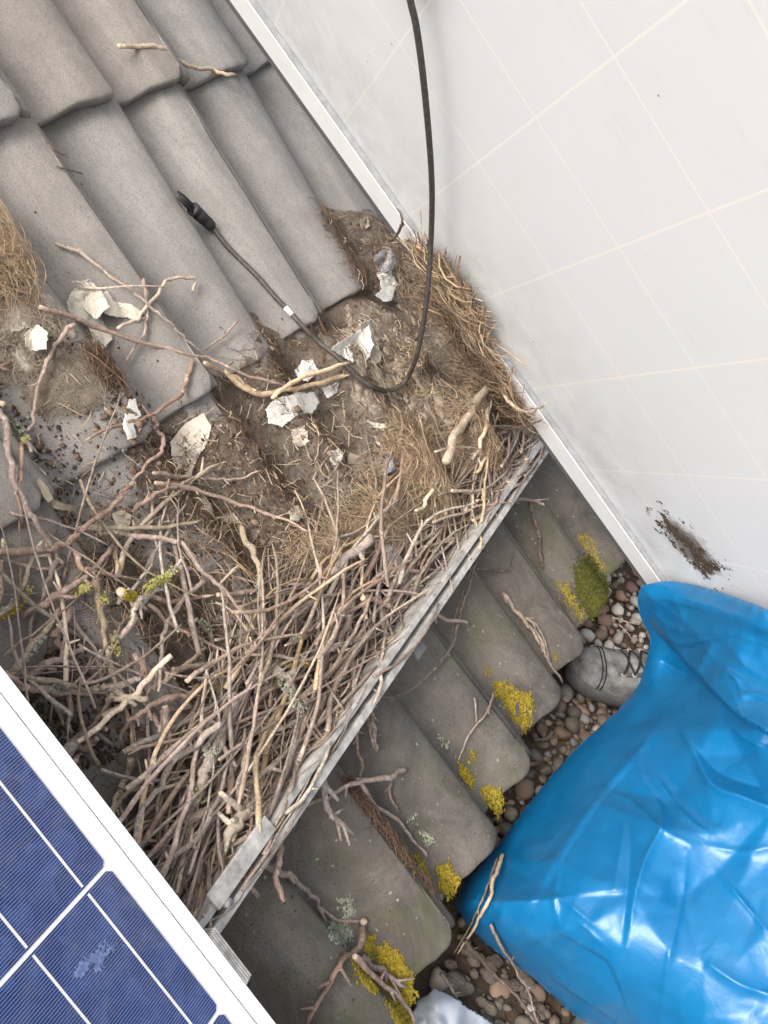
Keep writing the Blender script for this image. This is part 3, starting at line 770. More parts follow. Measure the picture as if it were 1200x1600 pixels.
# crumbs of soil, bark and droppings
def crumbs(name, n, polys, size, mat, lift=0.3, seed=1, prefer=None):
    r = random.Random(seed); V, F, base = [], [], 0; OCT = np.array([(1, 0, 0), (-1, 0, 0), (0, 1, 0), (0, -1, 0), (0, 0, 1), (0, 0, -1)], float)
    OF = np.array([(0, 2, 4), (2, 1, 4), (1, 3, 4), (3, 0, 4), (2, 0, 5), (1, 2, 5), (3, 1, 5), (0, 3, 5)])
    while len(V) < n:
        P = polys[r.randrange(len(polys))]; xs = [p[0] for p in P]; ys = [p[1] for p in P]
        x, y = r.uniform(min(xs), max(xs)), r.uniform(min(ys), max(ys))
        if not in_poly(x, y, P): continue
        q = bp(x, y, 0); z = top_n(q[0], q[1]); s = size * math.exp(min(r.gauss(0, 0.55), 0.75))
        v = OCT * np.array([r.uniform(0.6, 1.6), r.uniform(0.5, 1.2), r.uniform(0.3, 0.8)]) * s
        a = r.uniform(0, 6.28); v = v @ np.array([[math.cos(a), -math.sin(a), 0], [math.sin(a), math.cos(a), 0], [0, 0, 1]]) + (q[0], q[1], z + s * lift)
        V.append(v); F.append(OF + base); base += 6
    o = link(name, mesh_np(name, world(np.concatenate(V)), np.concatenate(F), mat, False)); tag(o, kind='stuff'); return o
M_CR1 = mat_simple('crumb_dark', (0.095, 0.065, 0.046), 0.95, 0.1, var=0.6, scale=90)
M_CR2 = mat_simple('crumb_grey', (0.34, 0.30, 0.26), 0.95, 0.1, var=0.5, scale=90)
ALLP = [p for p, _, _ in DIRT]
SPILL = [(20, 560), (180, 560), (330, 640), (480, 720), (500, 870), (300, 900), (100, 760), (20, 680)]
crumbs('bark_crumbs', 700, ALLP[:4] + [SPILL, ALLP[0]], 0.0034, mat_simple('bark_crumb', (0.20, 0.145, 0.105), 0.95, 0.1, var=0.5, scale=90), seed=11)
crumbs('soil_crumbs', 5200, ALLP[:4] + [ALLP[0], SPILL, ALLP[4]], 0.0017, M_CR1, seed=1)
crumbs('pale_crumbs', 1900, [ALLP[0], ALLP[0], ALLP[1], SPILL, ALLP[2]], 0.0014, M_CR2, seed=2)
crumbs('tile_litter', 170, [[(40, 200), (420, 460), (560, 480), (330, 620), (100, 480)], [(360, 1480), (700, 1000), (860, 820), (900, 1000), (640, 1560), (400, 1590)]], 0.0011, M_CR1, seed=3)

# ------------------------------------------------------------------ fibres, hair and fine roots
def fibres(name, n, poly, length, rad, mat, lift=(0.0, 0.01), ang=None, spread=3.14, curl=0.5, seed=1, rise=0.0, sides=3, pts=6, density=None):
    r = np.random.default_rng(seed); paths = []; xs = [p[0] for p in poly]; ys = [p[1] for p in poly]
    while len(paths) < n:
        x, y = r.uniform(min(xs), max(xs)), r.uniform(min(ys), max(ys))
        if not in_poly(x, y, poly): continue
        q = bp(x, y, 0.02); L = length * math.exp(r.normal(0, 0.35)); a = (r.uniform(-math.pi, math.pi) if ang is None else ang + r.normal(0, spread)); k = r.normal(0, curl) / (L + 1e-9) * 1.0
        t = np.linspace(-0.5, 0.5, pts) * L; aa = a + k * t + r.normal(0, 0.08, pts)
        s = q[0] + np.concatenate([[0], np.cumsum(np.cos(aa[:-1]) * L / (pts - 1))]) - math.cos(a) * L / 2
        h = q[1] + np.concatenate([[0], np.cumsum(np.sin(aa[:-1]) * L / (pts - 1))]) - math.sin(a) * L / 2
        z0 = r.uniform(*lift); zz = np.array([top_n(s[i], h[i]) for i in range(pts)])
        z = 0.35 * zz + 0.65 * zz.mean() + z0 + np.linspace(-0.5, 0.5, pts) * r.normal(0, rise) * L + 0.12 * L * r.uniform(-0.3, 1) * (1 - (2 * np.linspace(0, 1, pts) - 1) ** 2)
        z = np.maximum(z, zz + rad * 0.6)
        rr = rad * math.exp(r.normal(0, 0.25)) * np.linspace(1, 0.55, pts)
        paths.append((np.stack([s, h, z], -1), rr))
    v, f = tube_arrays(paths, sides, False)
    o = link(name, mesh_np(name, world(v), f, mat)); tag(o, kind='stuff'); return o
M_FIB_G = mat_simple('golden_fibre', (0.385, 0.275, 0.180), 0.7, 0.3, var=0.45, scale=60)
M_FIB_T = mat_simple('tan_fibre', (0.43, 0.325, 0.215), 0.7, 0.3, var=0.4, scale=60)
M_FIB_D = mat_simple('brown_rootlet', (0.175, 0.112, 0.076), 0.8, 0.2, var=0.5, scale=60)
M_FIB_W = mat_simple('grey_down', (0.40, 0.335, 0.265), 0.9, 0.15, var=0.3, scale=50)
RAILANG = math.pi / 2
fibres('dry_grass_fibres', 2600, [(610, 650), (700, 640), (770, 690), (760, 790), (690, 850), (600, 860), (560, 790), (600, 720)], 0.050, 0.00045, M_FIB_G, (0, 0.014), RAILANG, 0.9, 0.8, 21)
fibres('dry_grass_fibres', 900, [(560, 770), (740, 740), (760, 830), (640, 880), (500, 870)], 0.060, 0.00050, M_FIB_T, (0, 0.016), RAILANG - 0.5, 0.7, 0.7, 22)
fibres('dry_grass_fibres', 620, [(465, 840), (560, 800), (600, 850), (540, 890), (470, 890)], 0.045, 0.00048, M_FIB_T, (0, 0.014), 1.3, 1.0, 0.9, 23)
fibres('nest_lining', 1900, [(680, 430), (740, 480), (772, 590), (800, 660), (740, 680), (720, 600), (700, 520), (660, 470)], 0.050, 0.00050, M_FIB_G, (0, 0.012), 0.25, 0.5, 0.7, 24)
fibres('nest_lining', 420, [(600, 360), (680, 420), (740, 490), (700, 500), (620, 430)], 0.035, 0.0004, M_FIB_T, (0, 0.01), 0.4, 0.9, 1.0, 25)
fibres('felted_lining', 3200, [(540, 500), (650, 470), (750, 540), (740, 650), (640, 680), (540, 640)], 0.013, 0.00030, M_FIB_W, (-0.001, 0.003), None, 3, 1.6, 26)
fibres('brown_rootlets', 2600, ALLP[0], 0.028, 0.00042, M_FIB_D, (0, 0.006), None, 3, 1.2, 27)
fibres('brown_rootlets', 1300, [(100, 800), (300, 640), (480, 720), (640, 860), (700, 900), (450, 1200), (300, 1350), (180, 1180), (90, 900)], 0.022, 0.00045, M_FIB_D, (0, 0.010), None, 3, 1.3, 28)
fibres('dry_grass_fibres', 300, [(180, 760), (420, 800), (450, 900), (400, 1000), (200, 980), (130, 880)], 0.045, 0.00045, M_FIB_T, (0, 0.016), None, 3, 0.8, 29)
fibres('moss_hair_clump', 900, [(-40, 355), (30, 360), (58, 400), (60, 440), (20, 460), (-40, 430)], 0.035, 0.00042, M_FIB_G, (0.0, 0.026), 0.7, 1.3, 2.0, 30)
fibres('moss_hair_clump', 2200, [(-40, 440), (60, 440), (110, 490), (120, 560), (40, 570), (-40, 540)], 0.018, 0.00030, M_FIB_W, (0.0, 0.010), None, 3, 1.8, 31)
fibres('moss_hair_clump', 330, [(0, 270), (24, 280), (30, 345), (0, 350)], 0.05, 0.0004, M_FIB_T, (0.0, 0.02), 0.1, 0.4, 0.6, 32)
fibres('grey_down_tuft', 2600, [(90, 560), (160, 540), (180, 590), (160, 625), (100, 620), (75, 590)], 0.020, 0.00018, M_FIB_W, (0.0, 0.008), None, 3, 1.2, 33)
fibres('brown_rootlets', 420, [(150, 530), (205, 545), (200, 590), (165, 580)], 0.035, 0.0005, M_FIB_D, (0.0, 0.014), None, 3, 1.4, 34)
fibres('brown_rootlets', 500, ALLP[4], 0.022, 0.0005, M_FIB_D, (0.0, 0.006), None, 3, 1.2, 35)
fibres('brown_rootlets', 300, [(505, 310), (590, 330), (640, 390), (570, 440)], 0.03, 0.0005, M_FIB_D, (0, 0.008), None, 3, 1.2, 36)

def stalks(name, n, poly, length, rad, mat, seed):
    fibres(name, n, poly, length, rad, mat, (0.001, 0.012), (0.35 if name == 'rim_straw' else None), (0.35 if name == 'rim_straw' else 3), 0.25, seed, 0.10, 4, 4)
M_CHAFF = mat_simple('chaff', (0.46, 0.37, 0.265), 0.75, 0.25, var=0.4, scale=70)
stalks('chaff', 420, ALLP[0], 0.016, 0.0008, M_CHAFF, 51)
stalks('chaff', 260, [(500, 640), (700, 620), (800, 700), (740, 820), (520, 880), (440, 860)], 0.026, 0.0010, M_CHAFF, 52)
stalks('chaff', 160, ALLP[2], 0.022, 0.0008, M_CHAFF, 53)
stalks('chaff', 110, SPILL, 0.014, 0.0007, M_CHAFF, 54)
stalks('rim_straw', 1100, [(700, 440), (748, 490), (780, 590), (815, 680), (770, 720), (740, 640), (745, 560)], 0.055, 0.0011, M_CHAFF, 55)
stalks('dark_rootlets', 420, ALLP[0], 0.018, 0.0007, M_FIB_D, 56)

# ------------------------------------------------------------------ sticks
ZONE = {'f': (0, 0, 1), '2': (0, 300, 0.375), '3': (350, 280, 500 / 1200), '4': (0, 750, 0.375), '5': (350, 700, 500 / 1200), '6': (700, 700, 500 / 1200), '7': (300, 1100, 500 / 1200), '8': (700, 1150, 500 / 1200), '9': (0, 1050, 0.375)}
LICHEN_SPOTS = []
def stick_mesh(P, rad, kind, seed, knots=True, sides=7, taper=0.50):
    """P: (N,3) roof points. Bent, knotted, tapering, with a few snapped side shoots"""
    r = np.random.default_rng(seed); P = np.asarray(P, float); n = len(P)
    L = np.linalg.norm(np.diff(P, axis=0), axis=1).sum(); t = np.linspace(0, 1, n)
    wob = np.cumsum(r.normal(0, 1, (n, 3)), 0); wob -= np.linspace(0, 1, n)[:, None] * wob[-1]
    P = P + wob * min(0.0018, rad * 0.42)
    rr = rad * (1 - (1 - taper) * t) * (1 + r.normal(0, 0.05, n))
    if knots and L > 0.05:
        for c in np.arange(r.uniform(0.02, 0.06), L, r.uniform(0.035, 0.06)) / L:
            rr *= 1 + r.uniform(0.12, 0.45) * np.exp(-((t - c) / 0.018 / max(0.15 / L, 0.5)) ** 2)
    rr[0] *= r.uniform(0.75, 1.0); rr[-1] *= r.uniform(0.35, 0.9)
    paths = [(P, rr)]
    if knots and rad > 0.0017:
        for _ in range(r.integers(0, 5)):
            i = r.integers(2, max(3, n - 2)); T = P[min(i + 1, n - 1)] - P[i - 1]; T /= np.linalg.norm(T)
            side = np.cross(T, [0, 0, 1.0]) * r.choice([-1, 1]); d = T * r.uniform(0.3, 1) + side * r.uniform(0.6, 1) + np.array([0, 0, r.uniform(-0.2, 0.5)])
            d /= np.linalg.norm(d); l = rad * r.uniform(2.2, 6); q = np.linspace(0, 1, 4)[:, None]
            paths.append((P[i] + d * l * q, rr[i] * np.array([0.8, 0.62, 0.5, 0.38])))
    v, f = tube_arrays(paths, sides, True)
    n_side = 2 * (n - 1) * sides; pale = np.zeros(len(f), np.int32); pale[n_side:n_side + 2 * (sides - 2)] = 1
    return v, f, pale
M_CUT = mat_simple('snapped_wood', (0.50, 0.40, 0.29), 0.85, 0.2, var=0.3, scale=200)
STICKS = []
def stick_data(name, v, f, pale, kind):
    me = mesh_np(name, v, f, BARK[kind]); me.materials.append(M_CUT)
    if len(me.polygons) == len(pale): me.polygons.foreach_set('material_index', pale)
    return me
def add_stick(P, rad, kind, label, group, name='stick', seed=0, **kw):
    P = np.asarray(P); v, f, pale = stick_mesh(P, rad, kind, seed, **kw)
    c = P.mean(0); me = stick_data(name, world(v - c), f, pale, kind)
    o = link(name, me); o.location = world(c); tag(o, label, 'stick' if name == 'stick' else name.replace('_', ' '), group); STICKS.append(o)
    return o
TR = [  # zone, half-width (photo px), kind, lift above the bed (m), label or None, points
    ('2', 4.0, 'r', .020, 'long thin reddish twig lying across the tiles below the torn white paper', [(165, 485), (330, 535), (500, 590), (700, 655), (850, 690), (1000, 760), (1200, 810)]),
    ('2', 3.2, 'g', .012, 'thin grey curved twig lying down the clean tile above the white scrap', [(235, 215), (330, 250), (450, 350), (560, 430), (640, 500), (720, 570), (800, 630), (870, 690)]),
    ('2', 3.6, 'r', .012, 'short reddish upright twig crossing behind the pale bent stem', [(590, 365), (600, 430), (590, 540), (560, 620), (530, 720)]),
    ('2', 3.0, 't', .030, 'pale straw stem bent over at its frayed tip', [(490, 565), (580, 520), (600, 480), (650, 420), (700, 355), (760, 340), (805, 350), (803, 415)]),
    ('2', 1.5, 't', .026, 'straight thin yellow straw beside the torn white paper', [(350, 400), (520, 395), (715, 395)]),
    ('2', 2.6, 'g', .014, 'small grey side twig pointing up the tile beside the split straw', [(985, 540), (920, 600), (850, 660)]),
    ('2', 4.6, 'r', .016, 'forked reddish branch crossing the white egg shell scrap', [(800, 695), (770, 800), (740, 860), (650, 930), (600, 970), (480, 1005), (360, 1035)]),
    ('2', 4.2, 'r', .018, None, [(640, 930), (655, 990), (680, 1010), (660, 1060), (600, 1120), (540, 1200), (510, 1260), (430, 1340)]),
    ('2', 4.0, 'r', .020, 'reddish twig curving down past the grey down tuft', [(300, 545), (230, 620), (180, 700), (150, 800), (135, 930), (115, 1000)]),
    ('2', 6.0, 'l', .016, 'pale lichened stub with yellow lichen near the left tile edge', [(0, 880), (60, 960), (100, 1010), (130, 1080)]),
    ('f', 6.0, 'r', .020, 'thick reddish branch leaning at the left beside the lichened stub', [(-4, 640), (14, 680), (19, 742), (41, 787), (56, 818), (90, 855), (99, 882)]),
    ('2', 4.0, 'r', .010, None, [(90, 1050), (85, 1200), (92, 1340), (93, 1400)]),
    ('2', 3.6, 'g', .014, 'grey brown twig lying just below the big cream leaf scrap', [(640, 1175), (750, 1190), (850, 1200), (980, 1195), (1090, 1160)]),
    ('2', 4.0, 'r', .018, None, [(550, 1330), (640, 1250), (720, 1225), (890, 1155)]),
    ('f', 4.0, 'r', .022, 'straight pinkish red twig lying across the dark nest soil', [(244, 755), (307, 765), (375, 784), (424, 802), (483, 831)]),
    ('f', 5.0, 't', .026, 'split pale straw stalk lying above the nest hollow', [(352, 575), (405, 609), (454, 603), (500, 592), (545, 586)]),
    ('f', 4.2, 't', .034, 'broad torn straw blade lying on the white paper', [(425, 624), (475, 590), (544, 567)]),
    ('f', 4.0, 't', .020, 'split end of straw fraying under the long reddish twig', [(320, 566), (350, 578), (375, 594), (400, 610)]),
    ('f', 5.0, 'r', .018, 'cut end of a reddish twig poking in at the left', [(-20, 566), (14, 578)]),
    ('4', 6.5, 'r', .036, 'longest reddish branch sweeping up from the left side', [(-20, 312), (180, 300), (300, 275), (360, 215), (440, 140), (520, 60), (560, 0)]),
    ('4', 5.0, 'r', .030, 'reddish branch angling down over the lichened fork', [(430, 225), (560, 245), (700, 270), (750, 290), (860, 400), (960, 480), (1060, 600), (1120, 690)]),
    ('4', 6.2, 'r', .022, None, [(100, 570), (230, 490), (350, 405), (450, 310), (490, 260)]),
    ('4', 7.0, 'l', .046, 'forked twig end crusted with bright yellow lichen', [(510, 470), (580, 492), (640, 430), (700, 400), (765, 318)]),
    ('4', 6.0, 'l', .042, 'short lower fork of the yellow crusted twig', [(582, 492), (572, 540), (540, 610)]),
    ('4', 5.4, 'y', .026, 'olive brown twig ending in a tuft of yellow lichen', [(40, 830), (150, 690), (260, 540), (330, 470), (380, 440)]),
    ('4', 5.0, 'l', .018, 'curved twig coated in yellow green lichen at the left', [(-10, 575), (80, 530), (130, 430), (150, 350), (180, 250)]),
    ('4', 7.0, 'r', .016, 'knobbly reddish branch standing between open tiles', [(285, 540), (250, 610), (300, 660), (315, 740), (318, 840), (305, 980), (290, 1070)]),
    ('4', 7.0, 'g', .020, None, [(110, 830), (220, 760), (330, 710), (350, 690)]),
    ('4', 6.5, 'r', .030, 'orange brown twig tip sticking out above the lying panel', [(-40, 800), (30, 825), (105, 853)]),
    ('4', 7.0, 't', .030, 'thick peeled pale twig pointing right above the lying panel', [(100, 855), (240, 866), (380, 857), (455, 860)]),
    ('4', 5.0, 'r', .034, 'reddish upright twig with a pale forked tip', [(850, 415), (780, 490), (720, 600), (690, 690), (670, 780), (660, 880)]),
    ('4', 8.0, 'd', .014, None, [(740, 390), (790, 540), (830, 660), (850, 780)]),
    ('4', 5.0, 'r', .022, None, [(600, 482), (740, 490), (890, 480)]),
    ('4', 6.0, 'y', .024, 'tan twig standing upright with a grey lichen ring', [(1005, 195), (1050, 320), (1080, 430), (1090, 560), (1085, 720)]),
    ('4', 6.0, 'y', .020, None, [(395, 400), (440, 520), (470, 640), (510, 780), (545, 920), (560, 1150)]),
    ('4', 3.6, 'r', .030, 'thin orange red twig winding through the loose sticks', [(620, 520), (690, 600), (800, 650), (940, 710), (1060, 790)]),
    ('4', 5.0, 'g', .022, None, [(720, 785), (850, 775), (970, 745), (1100, 735), (1200, 730)]),
    ('4', 4.2, 'g', .016, None, [(835, 585), (890, 640), (910, 720), (935, 835)]),
    ('4', 5.4, 'y', .036, 'yellow lichen speckled twig arching out of the pile', [(900, 870), (1000, 820), (1090, 795), (1200, 770), (1290, 765)]),
    ('4', 9.5, 'g', .040, None, [(970, 890), (950, 970), (900, 1090), (860, 1200)]),
    ('4', 6.0, 'r', .030, 'reddish stick with a sharply cut tip over the loose left heap', [(830, 865), (700, 930), (600, 990), (550, 1040), (510, 1110)]),
    ('4', 5.4, 't', .034, None, [(712, 742), (600, 850), (520, 930), (440, 1010), (300, 1110)]),
    ('4', 10.0, 'g', .024, None, [(270, 1130), (380, 1060), (445, 1040)]),
    ('4', 5.0, 'g', .022, None, [(465, 900), (420, 1010), (330, 1080), (270, 1160)]),
    ('4', 6.0, 't', .026, 'pale twig stub with a mint green lichen spot', [(620, 912), (480, 905), (440, 915)]),
    ('4', 9.0, 'g', .022, None, [(430, 885), (540, 850), (590, 825)]),
    ('4', 6.0, 'r', .014, None, [(680, 960), (690, 1100), (690, 1190)]),
    ('4', 5.0, 'r', .016, None, [(640, 980), (670, 1070), (600, 1120)]),
    ('4', 5.0, 'g', .030, None, [(945, 980), (850, 1040), (780, 1090), (720, 1180)]),
    ('4', 8.5, 'l', .044, 'stout grey twig with a bright yellow lichen patch', [(990, 1010), (1070, 890), (1160, 840), (1230, 800)]),
    ('4', 5.0, 'y', .016, None, [(190, 870), (240, 950), (290, 1040)]),
    ('4', 4.0, 'r', .014, None, [(155, 520), (130, 640), (110, 780)]),
    ('4', 5.0, 'g', .016, None, [(245, 330), (200, 420), (160, 520)]),
    ('4', 5.0, 'r', .018, None, [(550, 720), (590, 800), (610, 900)]),
    ('4', 4.0, 't', .026, 'short pale peeled stub standing in the loose sticks', [(480, 275), (485, 392)]),
    ('4', 3.0, 't', .020, 'thin pale straw standing at the far left', [(15, 240), (3, 380), (0, 510)]),
    ('4', 2.4, 't', .020, None, [(990, 360), (910, 440)]),
    ('4', 5.0, 'r', .020, None, [(1090, 430), (1150, 540), (1210, 660)]),
    ('4', 5.0, 'r', .022, None, [(310, 285), (350, 350), (400, 380), (520, 410)]),
    ('4', 2.4, 't', .018, None, [(900, 510), (980, 560), (1060, 665)]),
    ('4', 5.0, 'r', .016, None, [(470, 650), (450, 730), (430, 815)]),
    ('4', 6.0, 'g', .016, None, [(410, 705), (415, 840)]),
    ('4', 7.0, 'g', .018, None, [(560, 555), (530, 640), (470, 675)]),
    ('5', 8.5, 'g', .036, 'thick grey brown branch curving along the top of the pile', [(545, 335), (450, 400), (390, 460), (360, 530), (300, 600), (240, 690)]),
    ('5', 5.5, 'r', .052, 'reddish twig with a cut end jutting out over the rail', [(520, 555), (560, 565), (650, 590), (720, 590), (840, 640), (922, 665)]),
    ('5', 4.2, 'r', .046, None, [(730, 460), (600, 460), (520, 520), (430, 570), (330, 650), (250, 720)]),
    ('5', 5.0, 'g', .048, 'long grey twig running across the stick pile', [(690, 665), (560, 700), (450, 740), (330, 780), (100, 775)]),
    ('5', 4.2, 'g', .046, None, [(540, 565), (420, 630), (320, 690), (230, 740)]),
    ('5', 7.0, 'r', .044, None, [(562, 640), (550, 760), (540, 900), (500, 960), (440, 1010)]),
    ('5', 6.0, 'g', .044, None, [(460, 620), (430, 740), (420, 880)]),
    ('5', 8.5, 'l', .056, 'short white lichened branch piece on top of the pile', [(185, 835), (230, 890), (260, 950), (300, 992)]),
    ('5', 6.0, 'r', .044, None, [(680, 700), (640, 760), (580, 850), (540, 920), (440, 1000)]),
    ('5', 2.6, 'd', .030, 'thin dark looped tendril hanging out over the eave tile', [(945, 430), (905, 560), (875, 640), (850, 730), (800, 810), (720, 890), (640, 940), (550, 935)]),
    ('5', 1.6, 'd', .036, None, [(940, 425), (890, 560), (862, 660), (848, 735), (790, 820), (700, 900), (630, 945), (560, 945)]),
    ('5', 5.0, 'g', .030, 'twig with an orange tip hanging down over the rail', [(540, 950), (555, 1060), (575, 1140)]),
    ('5', 3.4, 't', .040, 'short curved blade of pale straw in the golden grass', [(780, 155), (745, 210), (715, 235)]),
    ('5', 4.0, 'g', .046, None, [(990, 185), (1080, 190), (1150, 190), (1200, 212)]),
    ('5', 5.2, 'r', .046, None, [(975, 318), (900, 330), (830, 352)]),
    ('3', 8.0, 't', .052, 'broad split straw stalk leaning along the nest rim', [(1020, 740), (950, 850), (880, 960), (830, 1060)]),
    ('3', 4.0, 't', .050, 'narrow straw stalk just behind the broad split one', [(1000, 830), (985, 920), (960, 1010)]),
    ('5', 5.0, 'g', .026, None, [(-20, 545), (150, 535), (330, 545), (400, 530)]),
    ('5', 2.6, 't', .024, 'thin pale straight straw by the dark soil', [(170, 505), (240, 512), (325, 512)]),
    ('5', 4.0, 'g', .006, 'dark forked twig lying on the second eave tile from the panel corner', [(1040, 550), (1100, 610), (1160, 700), (1195, 770)]),
    ('6', 4.2, 'g', .006, 'longer dark twig running down the eave tile joint', [(205, 550), (270, 620), (330, 690), (370, 780), (430, 882)]),
    ('6', 3.0, 'g', .007, 'side shoot of the twig on the eave tile joint', [(290, 640), (345, 690), (385, 800)]),
    ('6', 4.2, 'd', .006, 'dark straight twig on the eave tile under the panel edge', [(305, 200), (325, 290), (345, 400), (355, 450)]),
    ('6', 2.0, 'd', .006, 'thin dark twig with an upturned tip beside the rail', [(110, 455), (230, 455), (245, 380)]),
    ('6', 2.4, 'g', .006, 'fine grey twig below the big yellow lichen', [(172, 912), (150, 980), (90, 1060), (40, 1170)]),
    ('6', 1.8, 'g', .006, 'fine grey shoot beside the twig below the big yellow lichen', [(98, 935), (106, 1020), (112, 1030)]),
    ('7', 5.2, 'g', .030, 'grey forked branch reaching out over the third eave tile', [(795, 245), (740, 265), (640, 280), (540, 320), (470, 355), (370, 385)]),
    ('7', 7.2, 'g', .040, 'thick branch hanging over the rail with a peeled orange end', [(495, -20), (495, 150), (498, 300), (520, 390), (560, 440), (607, 492)]),
    ('7', 8.2, 'r', .044, 'broken branch with a frayed peeled end over the rail plate', [(262, 325), (300, 450), (320, 560), (310, 640), (345, 742)]),
    ('7', 6.0, 'g', .036, None, [(655, -10), (670, 80), (692, 182)]),
    ('7', 3.6, 'r', .030, 'thin reddish twig dangling beside the rail', [(600, 60), (610, 170), (632, 240), (620, 282)]),
    ('7', 5.4, 'g', .010, 'grey twig with a side stub crossing the lowest eave tiles', [(270, 610), (330, 650), (410, 680), (470, 720), (520, 775), (645, 815)]),
    ('7', 4.2, 'g', .008, 'straight twig lying in the soil filled tile valley', [(620, 285), (680, 370), (760, 430), (830, 510), (880, 572)]),
    ('7', 3.0, 'r', .010, None, [(745, 295), (750, 350), (780, 410)]),
    ('7', 6.0, 'r', .008, 'reddish bent branch on the lowest eave tile by the lichen', [(640, 815), (642, 890), (590, 970), (520, 1060), (430, 1205)]),
    ('7', 5.2, 'r', .012, 'reddish twig crossing the largest yellow lichen patch', [(610, 945), (700, 1040), (780, 1130), (835, 1210)]),
    ('7', 6.0, 'r', .014, 'short thick twig embedded in the largest yellow lichen patch', [(640, 950), (720, 992), (800, 1062)]),
    ('9', 10.5, 'r', .040, 'thick knobbly stub beside the frame of the lying panel', [(740, 695), (690, 790), (645, 855)]),
    ('9', 12.0, 'l', .052, 'stout barky branch with flaking lichen near the rail', [(1090, 440), (1040, 560), (1000, 640), (950, 740), (920, 770)]),
    ('9', 6.4, 'g', .050, 'long smooth curved stick arching over the lower pile', [(920, 200), (830, 260), (760, 330), (700, 400), (640, 510), (580, 610), (545, 715)]),
    ('9', 11.5, 'g', .046, 'stout grey branch running down the middle of the lower pile', [(972, 95), (920, 260), (850, 400), (800, 540), (740, 650), (660, 745)]),
    ('9', 6.4, 't', .046, None, [(920, 772), (820, 840), (690, 918)]),
    ('9', 9.0, 't', .050, 'thick pale peeled stick lying along the rail plate', [(1205, 636), (1100, 680), (1000, 740), (910, 785)]),
    ('9', 7.4, 'r', .034, None, [(860, 700), (840, 790), (800, 880), (745, 985)]),
    ('9', 5.2, 'r', .040, None, [(970, 640), (880, 690), (780, 708)]),
    ('9', 4.2, 'r', .036, None, [(980, 700), (850, 750), (750, 782)]),
    ('9', 12.5, 'g', .044, 'rough dark barked stick end resting on the rail bolt', [(1000, 745), (970, 850), (930, 1020)]),
    ('9', 7.0, 'y', .024, None, [(550, 368), (500, 470), (470, 605)]),
    ('9', 6.0, 'g', .040, None, [(812, 450), (720, 470), (640, 540), (505, 668)]),
    ('9', 7.0, 'r', .030, None, [(690, 140), (690, 260), (700, 380), (720, 520), (750, 605)]),
    ('9', 7.0, 'r', .022, None, [(410, 265), (350, 320), (300, 405)]),
    ('9', 5.0, 'r', .046, None, [(1050, 190), (1090, 270), (1110, 365)]),
    ('9', 6.0, 'y', .034, None, [(870, 430), (700, 470), (540, 520), (490, 560)]),
    ('9', 5.0, 'g', .044, None, [(1020, 340), (980, 480), (985, 620)]),
    ('f', 3.6, 't', .004, 'speckled dry twig with buds lying on the upper tiles', [(188, 72), (240, 76), (268, 83), (300, 98), (335, 106), (370, 117)]),
    ('f', 1.6, 'd', .004, 'tiny dark splinter lying in a valley of the upper tiles', [(85, 258), (105, 262), (130, 272)]),
    ('f', 1.4, 'd', .004, 'fine bent root hair lying near the left tile joint', [(68, 220), (90, 238), (104, 242)]),
]
def stick_points(zone, pts, lift, rad_px):
    x0, y0, k = ZONE[zone]; Q = []
    pp = smooth_poly([(x0 + k * x, y0 + k * y) for x, y in pts], 5)
    for x, y in pp:
        q = drop_top(x, y, lift); Q.append(q)
    Q = np.array(Q)
    z = Q[:, 2].copy(); t = np.linspace(0, 1, len(Q)); fit = np.polyfit(t, z, 2 if len(Q) > 6 else 1); zs = np.polyval(fit, t)
    out = []
    for (x, y), zz in zip(pp, zs):
        q = bp(x, y, zz); out.append(q)
    Q = np.array(out); depth = np.linalg.norm(Q - CC, axis=1).mean()
    rad = rad_px * depth / CF
    need = max(0.0, max(top_n(q[0], q[1]) + rad * 0.8 - q[2] for q in Q))
    if need > 0:
        d2 = []
        for (x, y), q in zip(pp, Q): d2.append(bp(x, y, max(q[2], min(q[2] + need, top_n(q[0], q[1]) + rad * 0.8))))
        Q = np.array(d2)
    return Q, rad
KINDW = {'r': 'reddish brown', 'g': 'grey brown', 't': 'pale straw coloured', 'd': 'dark brown', 'y': 'olive brown', 'l': 'lichened grey'}
HEAP_GROUP = 'bare sticks of the pigeon nest'
TRACED = {}
def lbl(kind, Q, rad):
    x, y = to_px(np.asarray(Q).mean(0))
    if x > 690 or y < 800 and x > 560: where = 'in the heap corner under the raised panel'
    elif x < 235 or (y < 1060 and x < 400): where = 'loose on the left tiles among the open gaps'
    elif y < 1010: where = 'in the upper heap below the golden grass'
    elif y < 1190: where = 'in the middle of the heap along the rail'
    else: where = 'in the lower heap beside the lying panel'
    t = ('stout' if rad > 0.0034 else 'slim') + ' ' + KINDW[kind]
    return 'bare %s stick %s' % (t, where), 'bare %s sticks %s' % (t, where)
for i, (zone, hw, kind, lift, label, pts) in enumerate(TR):
    Q, rad = stick_points(zone, pts, lift, hw * 0.92)
    nm = 'straw' if kind == 't' and hw <= 5 else 'stick'
    o = add_stick(Q, rad, kind, label or lbl(kind, Q, rad)[0], None if label else lbl(kind, Q, rad)[1], nm, 100 + i, **(dict(knots=False, taper=0.85) if kind == 't' else {}))
    TRACED[i] = (o, Q, rad)

